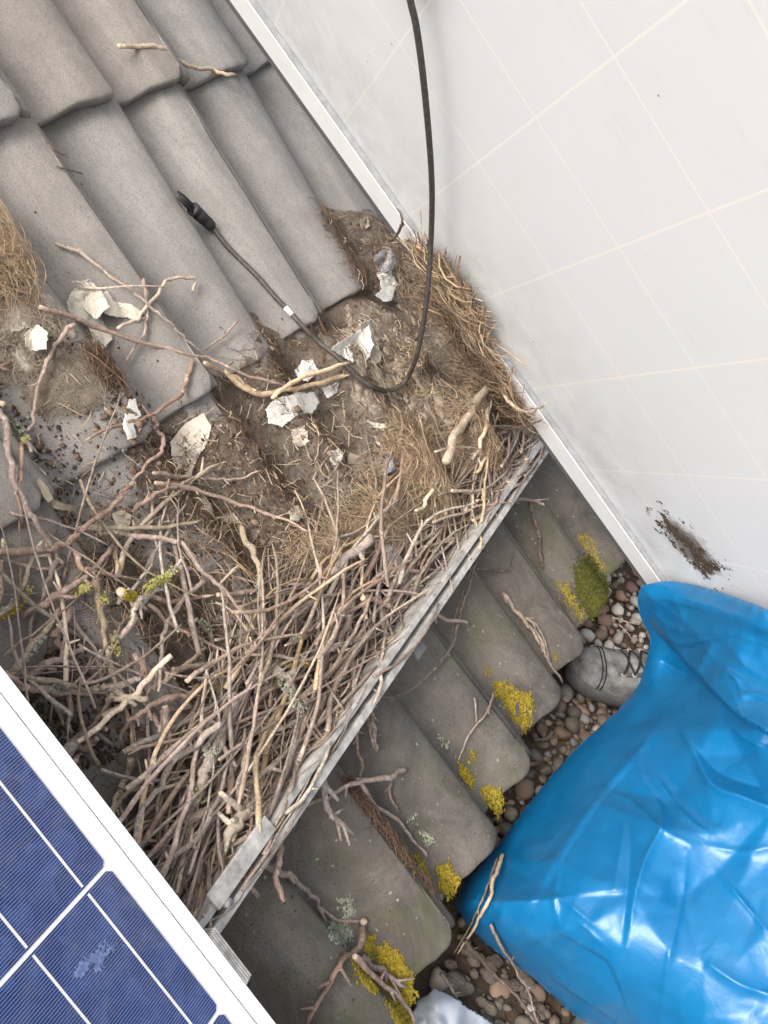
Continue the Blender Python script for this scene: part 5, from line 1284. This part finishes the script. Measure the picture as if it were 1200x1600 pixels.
v, f = tube_arrays([(sp[k0:max(k1, k0 + 2)], 0.0042)], 12); link('marker_sleeve', mesh_np('marker_sleeve', world(v) - CO, f, M_MARK), cable)
c0 = sp[0]; tip = drop_top(277, 303, .008); ax = (tip - c0) / np.linalg.norm(tip - c0); LCON = np.linalg.norm(tip - c0)
def con_tube(spec, name, sides=16):
    P = np.array([c0 + ax * LCON * t for t, _ in spec]); v, f = tube_arrays([(P, np.array([r for _, r in spec]))], sides)
    return link(name, mesh_np(name, world(v) - CO, f, M_PLA, False), cable)
con_tube([(-0.06, .0048), (0.0, .0080), (0.04, .0086), (0.20, .0088), (0.205, .0079), (0.23, .0079), (0.235, .0092), (0.42, .0094), (0.43, .0080), (0.47, .0080), (0.48, .0098), (0.56, .0100), (0.57, .0060)], 'connector_body')
sdv = np.cross(ax, np.array([0, 0, 1.0])); sdv /= np.linalg.norm(sdv)
for sg in (-1, 1):
    P = np.array([c0 + ax * LCON * 0.55 + sdv * sg * .0062, c0 + ax * LCON * 0.8 + sdv * sg * .0068, c0 + ax * LCON * 0.98 + sdv * sg * .0056]); v, f = tube_arrays([(P, np.array([.0024, .0024, .0017]))], 6)
    link('locking_prong', mesh_np('locking_prong', world(v) - CO, f, M_PLA, False), cable)
P = np.array([c0 + ax * LCON * 0.56, c0 + ax * LCON * 0.92]); v, f = tube_arrays([(P, .0034)], 10); link('socket', mesh_np('socket', world(v) - CO, f, M_PLA, False), cable)

# ------------------------------------------------------------------ work shoes
M_SHOE = mat_simple('dusty_grey_leather', (0.160, 0.157, 0.153), 0.8, 0.25, var=0.7, scale=34, bump=0.35)
M_SOLE = mat_simple('grey_rubber_sole', (0.085, 0.083, 0.08), 0.85, 0.25, var=0.3, scale=40)
M_LACE = mat_simple('black_lace', (0.02, 0.02, 0.021), 0.85, 0.2)
SX = [0.0, -0.006, -0.018, -0.036, -0.060, -0.09, -0.12, -0.15, -0.18, -0.21, -0.25, -0.285, -0.30]
SWD = [0.010, 0.026, 0.038, 0.046, 0.051, 0.052, 0.050, 0.046, 0.043, 0.042, 0.040, 0.032, 0.018]
SH = [0.024, 0.038, 0.050, 0.058, 0.062, 0.067, 0.080, 0.098, 0.118, 0.132, 0.140, 0.140, 0.130]
def shoe(label, toe, heel):
    root = empty('work_shoe', tuple(toe)); d = (Vector(toe) - Vector(heel)); d.z = 0; d.normalize()
    root.rotation_euler = (0, 0, math.atan2(d.y, d.x)); tag(root, label, 'shoe')
    xs = np.linspace(0, -0.30, 60); w = np.interp(xs, SX[::-1], SWD[::-1]); h = np.interp(xs, SX[::-1], SH[::-1])
    k = np.hanning(7); k /= k.sum()
    for arr in (w, h): arr[4:-4] = np.convolve(np.pad(arr, 3, 'edge'), k, 'valid')[4:-4]
    na = 28; V = []
    for i in range(len(xs)):
        a = np.linspace(0, math.pi, na); e = 0.72
        yy = np.sign(np.cos(a)) * np.abs(np.cos(a)) ** e * w[i]; zz = 0.020 + np.abs(np.sin(a)) ** 0.80 * (h[i] - 0.020)
        cr = 0.0016 * np.sin(xs[i] * 330) * np.exp(-((xs[i] + 0.105) / 0.018) ** 2) * np.sin(a)
        V.append(np.stack([np.full(na, xs[i]), yy, zz + cr], -1))
    V = np.concatenate(V); i, j = np.meshgrid(np.arange(len(xs) - 1), np.arange(na - 1), indexing='ij'); q = i * na + j
    link('upper', mesh_np('upper', V, np.stack([q, q + 1, q + na + 1, q + na], -1).reshape(-1, 4), M_SHOE), root)
    V2 = []
    for i in range(len(xs)):
        wo = w[i] + 0.0070; xo = xs[i] + 0.004 * (1 - i / len(xs) * 2)
        V2.append(np.array([(xo, wo - .003, 0.026), (xo, wo, 0.022), (xo, wo, 0.003), (xo, wo - .004, 0.0), (xo, -wo + .004, 0.0), (xo, -wo, 0.003), (xo, -wo, 0.022), (xo, -wo + .003, 0.026)]))
    V2 = np.concatenate(V2); n8 = 8; i, j = np.meshgrid(np.arange(len(xs) - 1), np.arange(n8), indexing='ij'); j2 = (j + 1) % n8
    F2 = np.stack([i * n8 + j, i * n8 + j2, (i + 1) * n8 + j2, (i + 1) * n8 + j], -1).reshape(-1, 4)
    link('sole', mesh_np('sole', V2, np.concatenate([F2, [[7, 6, 1, 0], [6, 5, 2, 1], [5, 4, 3, 2]]]), M_SOLE, False), root)
    def over(x, a0, a1, n=18, off=0.001):
        wi = np.interp(-x, -xs, w); hi = np.interp(-x, -xs, h); a = np.linspace(a0, a1, n)
        return np.stack([np.full(n, x), np.sign(np.cos(a)) * np.abs(np.cos(a)) ** 0.72 * (wi + off), 0.020 + np.abs(np.sin(a)) ** 0.8 * (hi - 0.02 + off)], -1)
    def surfp(x, a, off=0.0015):
        return over(x, a, a, 1, off)[0]
    for dx in (0.0, 0.007):
        v, f = tube_arrays([(over(-0.052 + dx, 0.05, math.pi - 0.05, 26, 0.0006), 0.0014)], 5); link('toe_cap_seam', mesh_np('toe_cap_seam', v, f, M_LACE), root)
    # eyelet facings and laces
    for sg in (-1, 1):
        P = np.array([surfp(x, math.pi / 2 + sg * (0.42 - 0.3 * (0.10 + x)), 0.001) for x in np.linspace(-0.076, -0.20, 14)]); v, f = tube_arrays([(P, 0.0046)], 6); link('eyelet_facing', mesh_np('eyelet_facing', v, f, M_SOLE), root)
    for qn, x in enumerate((-0.084, -0.104, -0.124, -0.144, -0.164)):
        for sg in (-1, 1):
            P = np.array([surfp(x - 0.020 * t, math.pi / 2 + sg * 0.42 * (1 - 2 * t), 0.0045 + 0.003 * math.sin(math.pi * t)) for t in np.linspace(0, 1, 9)])
            v, f = tube_arrays([(P, 0.0019)], 6); link('lace', mesh_np('lace', v, f, M_LACE), root)
            c = surfp(x, math.pi / 2 + sg * 0.44, 0.004); an = np.linspace(0, 2 * math.pi, 13)
            P = np.stack([c[0] + 0.0042 * np.cos(an), c[1] + 0.0042 * np.sin(an), np.full(13, c[2])], -1); v, f = tube_arrays([(P, 0.0012)], 5); link('eyelet', mesh_np('eyelet', v, f, M_ALU), root)
    v, f = tube_arrays([(np.stack([-0.245 + 0.052 * np.cos(np.linspace(0, 2 * math.pi, 24)), 0.036 * np.sin(np.linspace(0, 2 * math.pi, 24)), np.full(24, 0.137)], -1), 0.007)], 8); link('padded_collar', mesh_np('padded_collar', v, f, M_LACE), root)
    return root
toe = on_ground(884, 1048, GZ + 0.012); toe[2] = GZ + 0.012
shoe('dusty dark grey work shoe with black laces standing on the pebbles', toe, toe + np.array([0.62, 0.30, 0]))
toe2 = on_ground(928, 1588, GZ + 0.012); heel2 = on_ground(948, 1720, GZ + 0.012)
shoe('grey shoe tip just peeping in at the bottom edge by the bag', toe2, heel2)

# ------------------------------------------------------------------ crumpled plastic at the bottom
M_FILM = mat_simple('silvery_plastic_film', (0.46, 0.49, 0.54), 0.32, 0.5, 0.0, var=0.2, scale=14)
def film(poly, z0, name, label, cat, mat, amp, seed, rise):
    xs = [p[0] for p in poly]; ys = [p[1] for p in poly]; X, Y = np.meshgrid(np.arange(min(xs), max(xs) + 3, 2.5), np.arange(min(ys), max(ys) + 3, 2.5))
    d = poly_dist(X, Y, poly); keep = np.where(in_poly(X, Y, poly), d, -d) + fbm(X * 0.08, Y * 0.08, seed, 3) * 5 > 0
    cr = np.abs(fbm(X * 0.016, Y * 0.016, seed + 3, 1)) * 2.6 + np.abs(fbm(X * 0.035, Y * 0.03, seed + 8, 2)) * 0.5
    Z = z0 + rise * np.clip(d / 60, 0, 1) + (cr - 0.4) * amp
    cell = keep[:-1, :-1] & keep[1:, :-1] & keep[:-1, 1:] & keep[1:, 1:]; use = np.zeros(X.shape, bool)
    for di in (0, 1):
        for dj in (0, 1): use[di:X.shape[0] - 1 + di, dj:X.shape[1] - 1 + dj] |= cell
    idx = -np.ones(X.shape, int); idx[use] = np.arange(use.sum()); V = np.array([on_ground(x, y, z) for x, y, z in zip(X[use], Y[use], Z[use])])
    i, j = np.nonzero(cell); o = link(name, mesh_np(name, V, np.stack([idx[i, j], idx[i + 1, j], idx[i + 1, j + 1], idx[i, j + 1]], -1), mat))
    m = o.modifiers.new('thickness', 'SOLIDIFY'); m.thickness = 0.0006; tag(o, label, cat); return o
film([(636, 1600), (650, 1562), (678, 1543), (700, 1550), (742, 1580), (782, 1606), (800, 1700), (600, 1700)], GZ + 0.03, 'plastic_film', 'crumpled silvery plastic film on the ground at the bottom edge', 'plastic film', M_FILM, 0.05, 4, 0.03)
V, F, base = [], [], 0; r = random.Random(8)
for q in range(90):
    x, y = r.uniform(690, 870), r.uniform(1470, 1610); g = on_ground(x, y, GZ); s = r.choice((0.004, 0.006, 0.012)) * r.uniform(0.7, 1.4)
    v = pebble_verts(r.randrange(1000), ICO2) * (1 + 0.4 * fbm(ICO2[0][:, 0] * 2 + q, ICO2[0][:, 1] * 2, q, 3))[:, None] * s + g + (0, 0, -0.004); V.append(v); F.append(ICO2[1] + base); base += len(v)
tag(link('mud_clods', mesh_np('mud_clods', np.concatenate(V), np.concatenate(F), M_DIRT)), kind='stuff')
# twigs on the gravel and over the bag
def ground_stick(pts, rad, kind, label, seed, name='stick', zs=None):
    P = smooth_poly(pts, 6); Q = np.array([on_ground(x, y, z) for x, y, z in P]); v, f, _ = stick_mesh(Q @ W, rad, kind, seed)
    c = (Q @ W).mean(0); o = link(name, mesh_np(name, world(v - c), f, BARK[kind])); o.location = world(c); tag(o, label, name); return o
ground_stick([(726, 1470, -0.44), (762, 1512, -0.47), (800, 1548, -0.475), (838, 1600, -0.48)], 0.0032, 'd', 'dark twig on the muddy gravel under the blue bag', 4)
ground_stick([(690, 1520, -0.45), (706, 1550, -0.46), (722, 1578, -0.47)], 0.0030, 'd', 'dark short twig beside the silvery plastic film', 5)
ground_stick([(835, 1157, -0.475), (855, 1154, -0.47), (874, 1150, -0.475)], 0.0034, 'd', 'short dark twig lying on the pebbles under the shoe', 6)
ground_stick([(956, 965, -0.478), (975, 970, -0.474), (996, 974, -0.478)], 0.0022, 't', 'small pale twig on the pebbles above the shoe', 7)
ground_stick([(968, 974, -0.476), (980, 990, -0.474), (988, 1002, -0.478)], 0.0020, 'r', 'small reddish twig on the pebbles touching the shoe', 8)

# ------------------------------------------------------------------ blue rubbish bag
BAG = [(1003, 915), (1040, 908), (1085, 914), (1140, 930), (1200, 952), (1320, 1000), (1500, 1150), (1560, 1500), (1450, 1850), (1200, 1900), (1050, 1720), (960, 1625), (905, 1592), (870, 1562), (825, 1522), (790, 1498), (745, 1462), (722, 1432), (714, 1405), (735, 1368), (770, 1330), (800, 1290), (850, 1225), (905, 1165), (962, 1112), (994, 1075), (1004, 1050), (1016, 1000), (1002, 968), (996, 936)]
BZ = [1.50, 1.47, 1.42, 1.33, 1.22, 1.16, 1.10, 1.06, 1.10, 1.15, 1.24, 1.29, 1.31, 1.325, 1.335, 1.34, 1.35, 1.36, 1.38, 1.40, 1.43, 1.45, 1.50, 1.55, 1.60, 1.62, 1.62, 1.60, 1.56, 1.53]
bpoly = smooth_poly([p + (z,) for p, z in zip(BAG, BZ)] + [BAG[0] + (BZ[0],)], 4)[:-1]
bxy = [tuple(p) for p in bpoly[:, :2]]
def bag_height(X, Y):
    d = poly_dist(X, Y, bxy); ins = in_poly(X, Y, bxy)
    num = 0; den = 0
    for x, y, z in bpoly:
        w = 1 / (((X - x) ** 2 + (Y - y) ** 2) + 60.0) ** 1.4; num = num + w * z; den = den + w
    mid = num / den
    D = 240.0; t = np.clip(d / D, 0, 1); T = np.maximum(1 - (1 - t) ** 2, 0) ** 0.66
    return d, ins, mid, T
def crease(X, Y, pts, w, amp, kind='ridge', fade=True):
    """height of a fold along a line: sharp ridge / valley, or a lap with one side up"""
    P = smooth_poly(pts, 5); best = np.full(X.shape, 1e9); side = np.zeros(X.shape); tt = np.zeros(X.shape); L = len(P) - 1
    for i in range(L):
        a = P[i]; e = P[i + 1] - a; l2 = e @ e + 1e-9; t = np.clip(((X - a[0]) * e[0] + (Y - a[1]) * e[1]) / l2, 0, 1)
        dx = X - a[0] - t * e[0]; dy = Y - a[1] - t * e[1]; d = np.hypot(dx, dy); m = d < best
        best = np.where(m, d, best); side = np.where(m, np.sign(e[0] * dy - e[1] * dx), side); tt = np.where(m, (i + t) / L, tt)
    env = np.sin(np.clip(tt, 0.03, 0.97) * math.pi) ** 0.5 if fade else 1.0
    if kind == 'ridge': return 0.85 * amp * env * (np.exp(-best / (w * 0.42)) + 0.35 * np.exp(-best / (w * 1.6)))
    if kind == 'lap': return amp * env * np.where(side < 0, np.exp(-best / (w * 3.0)), -0.45 * np.exp(-best / (w * 1.6)))
def bag_detail(X, Y):
    h = 0
    C = lambda *a, **k: crease(X, Y, *a, **k)
    h = h + C([(790, 1478), (867, 1346), (929, 1254), (983, 1190), (1017, 1150), (1040, 1118)], 20, 0.008)
    h = h - C([(802, 1476), (876, 1352), (938, 1258), (990, 1196)], 9, 0.003)
    h = h + C([(1025, 1071), (1046, 1112), (1067, 1142), (1092, 1183)], 26, 0.014)
    h = h + C([(1070, 1145), (1110, 1223), (1160, 1245), (1210, 1264)], 20, 0.016)
    h = h - C([(1085, 1165), (1122, 1205), (1170, 1225), (1215, 1235)], 22, 0.014)
    h = h + C([(998, 1170), (1002, 1212), (1029, 1258), (1033, 1292), (1008, 1342), (992, 1400), (979, 1483)], 15, 0.011)
    h = h - C([(978, 1270), (985, 1320), (980, 1390), (972, 1470)], 18, 0.008)
    h = h + C([(1012, 1200), (1067, 1271), (1112, 1304)], 16, 0.011)
    h = h - C([(1030, 1195), (1085, 1262), (1130, 1290)], 20, 0.009)
    h = h + C([(946, 1233), (988, 1254), (1033, 1294), (1078, 1318)], 12, 0.008)
    h = h + C([(868, 1398), (895, 1418), (924, 1442)], 9, 0.006)
    h = h + C([(905, 1442), (922, 1458), (942, 1475)], 8, 0.005)
    h = h + C([(1121, 1362), (1150, 1396), (1205, 1462)], 8, 0.006)
    h = h + C([(1029, 1610), (1046, 1492), (1067, 1400), (1072, 1330)], 12, 0.005)
    h = h + C([(960, 1390), (968, 1340), (975, 1290)], 8, 0.005)
    h = h + C([(878, 1330), (866, 1400), (872, 1440)], 10, 0.006)
    h = h + C([(1100, 1320), (1160, 1330), (1220, 1320)], 16, 0.006)
    h = h + C([(850, 1521), (900, 1556), (985, 1612)], 26, 0.016, 'lap')
    h = h + C([(898, 1472), (950, 1506), (980, 1575)], 20, 0.010, 'lap')
    h = h + C([(1100, 1500), (1160, 1540), (1230, 1560)], 30, 0.012)
    # the neck of the bag folded over its shoulder
    h = h + C([(1088, 1052), (1117, 1083), (1158, 1121), (1210, 1150)], 26, 0.080, 'lap', fade=False)
    h = h + C([(994, 950), (1033, 987), (1062, 1008), (1117, 1000)], 18, 0.016, 'lap')
    h = h - C([(1030, 1030), (1062, 1050), (1088, 1060)], 26, 0.028)
    h = h + C([(1118, 1000), (1100, 1030), (1086, 1058)], 12, 0.012)
    h = h + C([(1122, 1035), (1150, 1062), (1165, 1100)], 9, 0.010); h = h + C([(1105, 1060), (1135, 1052), (1180, 1075)], 9, 0.009)
    h = h + C([(1140, 1010), (1165, 1040), (1200, 1060)], 14, 0.010); h = h + C([(1150, 1090), (1180, 1085), (1215, 1100)], 10, 0.010)
    h = h + C([(1128, 1112), (1160, 1150), (1210, 1175)], 12, 0.012)
    h = h + C([(1010, 930), (1080, 945), (1200, 985)], 18, 0.008); h = h + C([(1005, 945), (1060, 985), (1140, 990), (1230, 1020)], 14, 0.008)
    h = h + C([(1040, 915), (1065, 960), (1060, 1000)], 12, 0.006); h = h + C([(1000, 1090), (1010, 1062), (1018, 1010)], 10, 0.008)
    h = h + C([(742, 1440), (762, 1400), (780, 1370)], 9, 0.010); h = h + C([(728, 1418), (750, 1392), (770, 1345)], 8, 0.008); h = h - C([(735, 1430), (756, 1396), (775, 1355)], 6, 0.006); h = h + C([(770, 1455), (790, 1420)], 8, 0.006)
    # film crumple: flat facets that meet in sharp straight creases
    from mathutils.geometry import delaunay_2d_cdt
    r = np.random.default_rng(23)
    def facets(step, amp, extra, seed):
        r = np.random.default_rng(seed); pts = []; hs = []
        for x, y, z in extra: pts.append((x, y)); hs.append(z)
        for gx in np.arange(640, 1680, step):
            for gy in np.arange(830, 1990, step):
                x, y = gx + r.uniform(-0.5, 0.5) * step, gy + r.uniform(-0.5, 0.5) * step
                if extra and min(math.hypot(x - q[0], y - q[1]) for q in extra) < step * 0.5: continue
                pts.append((x, y)); hs.append(r.normal(0, amp))
        vs, _, fs, ov, _, _ = delaunay_2d_cdt([Vector(p) for p in pts], [], [], 0, 1e-4)
        vs = np.array([tuple(v) for v in vs]); hh = np.array([hs[o[0]] if len(o) else 0 for o in ov]); out = np.zeros(X.shape)
        for t in fs:
            p = vs[list(t)]; z = hh[list(t)]; m = (X >= p[:, 0].min()) & (X <= p[:, 0].max()) & (Y >= p[:, 1].min()) & (Y <= p[:, 1].max())
            if not m.any(): continue
            x, y = X[m], Y[m]; d = (p[1, 1] - p[2, 1]) * (p[0, 0] - p[2, 0]) + (p[2, 0] - p[1, 0]) * (p[0, 1] - p[2, 1])
            if abs(d) < 1e-9: continue
            a = ((p[1, 1] - p[2, 1]) * (x - p[2, 0]) + (p[2, 0] - p[1, 0]) * (y - p[2, 1])) / d; b = ((p[2, 1] - p[0, 1]) * (x - p[2, 0]) + (p[0, 0] - p[2, 0]) * (y - p[2, 1])) / d
            ins = (a > -1e-6) & (b > -1e-6) & (a + b < 1 + 1e-6); o = out[m]; o[ins] = (a * z[0] + b * z[1] + (1 - a - b) * z[2])[ins]; out[m] = o
        return out
    ridge = [(790, 1478, .006), (867, 1346, .014), (929, 1254, .018), (983, 1190, .018), (1017, 1150, .016), (1040, 1118, .010), (1092, 1183, .016), (1110, 1223, .022), (1160, 1245, .020), (1210, 1264, .016), (1112, 1304, .014), (1033, 1292, .020), (992, 1400, .008), (979, 1483, .004), (946, 1233, .004), (868, 1398, -.004), (924, 1442, .010), (1121, 1362, .002), (1150, 1396, .012), (1205, 1462, .012), (1046, 1492, .010), (1067, 1400, -.004), (900, 1160, -.004), (850, 1290, -.006), (1050, 1250, -.004), (1160, 1180, -.016)]
    big = facets(120.0, 0.011, ridge, 3); mid_ = facets(52.0, 0.0042, [], 4); sml = facets(24.0, 0.0016, [], 5)
    msk = np.clip(fbm(X / 150, Y / 150, 61, 3) * 3.0 + 0.45, 0, 1)
    upper = np.clip((1160 - Y) / 80, 0, 1) * np.clip((X - 1060) / 60, 0, 1)
    g = big + mid_ * (0.2 + 0.5 * msk + upper) + sml * 0.6 * np.clip(msk - 0.35 + upper, 0, 1.6)
    k = np.array([0.25, 0.5, 0.25])
    for ax in (0, 1): g = np.apply_along_axis(lambda v: np.convolve(np.pad(v, 1, 'edge'), k, 'valid'), ax, g)
    return h * 0.8 + g
STEPB = 3.0
X, Y = np.meshgrid(np.arange(700, 1580, STEPB), np.arange(890, 1910, STEPB))
d, ins, mid, T = bag_height(X, Y)
# pull the outermost ring of samples onto the outline so that the rim is smooth
PX = np.array(bxy); nearest = np.argmin((X[..., None] - PX[:, 0]) ** 2 + (Y[..., None] - PX[:, 1]) ** 2, -1) if X.size * len(PX) < 2.2e7 else None
keep = ins | (d < STEPB * 0.9)
X2, Y2 = X.copy(), Y.copy()
edge = keep & ~ins
P0 = np.array(bxy); P1 = np.roll(P0, -1, 0)
ex, ey = X[edge], Y[edge]; bd = np.full(ex.shape, 1e9); qx = ex.copy(); qy = ey.copy()
for a, b in zip(P0, P1):
    e = b - a; t = np.clip(((ex - a[0]) * e[0] + (ey - a[1]) * e[1]) / (e @ e + 1e-9), 0, 1); x, y = a[0] + t * e[0], a[1] + t * e[1]; dd = np.hypot(ex - x, ey - y); m = dd < bd
    bd = np.where(m, dd, bd); qx = np.where(m, x, qx); qy = np.where(m, y, qy)
X2[edge], Y2[edge] = qx, qy
d, ins2, mid, T = bag_height(X2, Y2); T = np.where(edge, 0, T); d = np.where(edge, 0, d)
det = bag_detail(X2, Y2) * np.clip(d / 26, 0, 1)
thick = 0.25 * np.clip((Y2 - 880) / 260, 0.28, 1)
zf = mid - T * thick - det
back = np.where(Y2 < 1000, 0.02, np.clip((Y2 - 1000) / 150, 0, 1) * 0.22 + 0.02); zb = mid + T * back
cell = keep[:-1, :-1] & keep[1:, :-1] & keep[:-1, 1:] & keep[1:, 1:]
use = np.zeros(X.shape, bool)
for di in (0, 1):
    for dj in (0, 1): use[di:X.shape[0] - 1 + di, dj:X.shape[1] - 1 + dj] |= cell
idx = -np.ones(X.shape, int); idx[use] = np.arange(use.sum())
RY = np.stack([(X2[use] - 600) / CF, (Y2[use] - 800) / CF, np.ones(use.sum())], -1) @ CR
def clampz(z):
    P = world(CC + RY * z[:, None]); low = GZ + 0.004
    c = world(CC); t = np.where(P[:, 2] < low, (low - c[2]) / (P[:, 2] - c[2]), 1.0); return c + (P - c) * t[:, None]
VF = clampz(zf[use]); VB = clampz(zb[use]); nF = len(VF)
i, j = np.nonzero(cell); f1 = np.stack([idx[i, j], idx[i + 1, j], idx[i + 1, j + 1], idx[i, j + 1]], -1); f2 = f1[:, ::-1] + nF
import bmesh
from collections import Counter
ed = Counter()
for a, b, c, e in f1.tolist():
    for u, w_ in ((a, b), (b, c), (c, e), (e, a)): ed[(u, w_)] += 1
rim = [(u, w_) for (u, w_) in ed if (w_, u) not in ed]
f3 = np.array([(w_, u, u + nF, w_ + nF) for u, w_ in rim])
def mat_bag():
    m = Mat('blue_polythene'); co = m.coord('Object'); f = m.noise(co, 30, 5, 0.6, 0.6); g = m.noise(co, 130, 4, 0.7, 1.2)
    w = m.n('ShaderNodeTexWave', i_Scale=9.0, i_Distortion=7.0); m.l(co, w.inputs['Vector']); w.inputs['Detail'].default_value = 3
    c = m.ramp(f, [(0.3, (0.002, 0.118, 0.290)), (0.7, (0.004, 0.145, 0.345))])
    vo = m.n('ShaderNodeTexVoronoi', i_Scale=15.0); ds = m.n('ShaderNodeVectorMath', operation='ADD'); m.l(co, ds.inputs[0])
    nv = m.n('ShaderNodeTexNoise', i_Scale=9.0); m.l(co, nv.inputs['Vector']); sv = m.n('ShaderNodeVectorMath', operation='SCALE'); m.l(nv.outputs['Color'], sv.inputs[0]); sv.inputs['Scale'].default_value = 0.07
    m.l(sv.outputs[0], ds.inputs[1]); m.l(ds.outputs[0], vo.inputs['Vector']); cre = m.math('MULTIPLY', vo.outputs['Distance'], m.ramp(m.noise(co, 5, 3, 0.6), [(0.42, (0, 0, 0)), (0.62, (1, 1, 1))]))
    m.bump(m.math('ADD', m.math('MULTIPLY', cre, 2.2), m.math('ADD', m.math('MULTIPLY', f, 1.0), m.math('ADD', m.math('MULTIPLY', g, 0.22), m.math('MULTIPLY', w.outputs['Fac'], 0.12)))), 0.16, 0.008)
    mt = m.out(c, 0.36, 0.55); m.b.inputs['Coat Weight'].default_value = 0.06; m.b.inputs['Coat Roughness'].default_value = 0.2
    return mt
M_BAG = mat_bag()
VV = np.concatenate([VF, VB]); bc = np.array([VV[:, 0].mean(), VV[:, 1].mean(), GZ])
bag = link('rubbish_bag', mesh_np('rubbish_bag', VV - bc, np.concatenate([f1, f2, f3]), M_BAG)); bag.location = bc
bm = bmesh.new(); bm.from_mesh(bag.data); bmesh.ops.recalc_face_normals(bm, faces=bm.faces); bm.to_mesh(bag.data); bm.free()
bag.data.polygons.foreach_set('use_smooth', [True] * len(bag.data.polygons))
tag(bag, 'full crumpled shiny blue rubbish bag standing on the gravel', 'rubbish bag')

# dry stalks resting on the lower tip of the bag
fx, fy, fz = X2[use], Y2[use], zf[use]
def on_bag(x, y, off):
    k = np.argmin((fx - x) ** 2 + (fy - y) ** 2); near = math.hypot(fx[k] - x, fy[k] - y)
    if near > 9: return None
    return CC + ray(x, y) * (fz[k] - off)
def bag_stick(pts, rad, kind, label, seed, name='stick', z_end=GZ + 0.02, off=0.006):
    P = smooth_poly(pts, 6); D = []
    for x, y in P:
        q = on_bag(x, y, off); D.append(np.nan if q is None else ((q - CC) @ CR.T)[2])
    D = np.array(D); k = np.arange(len(D)); okk = ~np.isnan(D)
    g = np.array([(( (W.T @ on_ground(x, y, z_end)) - CC) @ CR.T)[2] for x, y in P])
    if okk.any(): D = np.where(okk, D, np.minimum(g, D[okk][-1] + 0.002 * (k - k[okk][-1])))
    else: D = g
    D = np.minimum(np.poly1d(np.polyfit(k, D, 3))(k), D) - 0.003
    D = np.minimum(np.convolve(np.pad(D, 2, 'edge'), np.ones(5) / 5, 'valid'), D)
    Q = np.array([CC + ray(x, y) * z for (x, y), z in zip(P, D)]); v, f, _ = stick_mesh(Q, rad, kind, seed); c = Q.mean(0)
    o = link(name, mesh_np(name, world(v - c), f, BARK[kind])); o.location = world(c); tag(o, label, name)
bag_stick([(784, 1337), (775, 1365), (762, 1405), (742, 1440), (715, 1490)], 0.0032, 't', 'split dry stalk leaning against the lower tip of the blue bag', 1, 'straw')
bag_stick([(778, 1340), (768, 1372), (756, 1402), (736, 1442), (709, 1490)], 0.0020, 'y', 'thinner dry stalk behind the split one at the blue bag', 2, 'straw')
bag_stick([(766, 1440), (786, 1476), (804, 1512), (822, 1550), (842, 1602)], 0.0024, 'r', 'long bent reddish twig hanging along the blue bag bottom', 3)
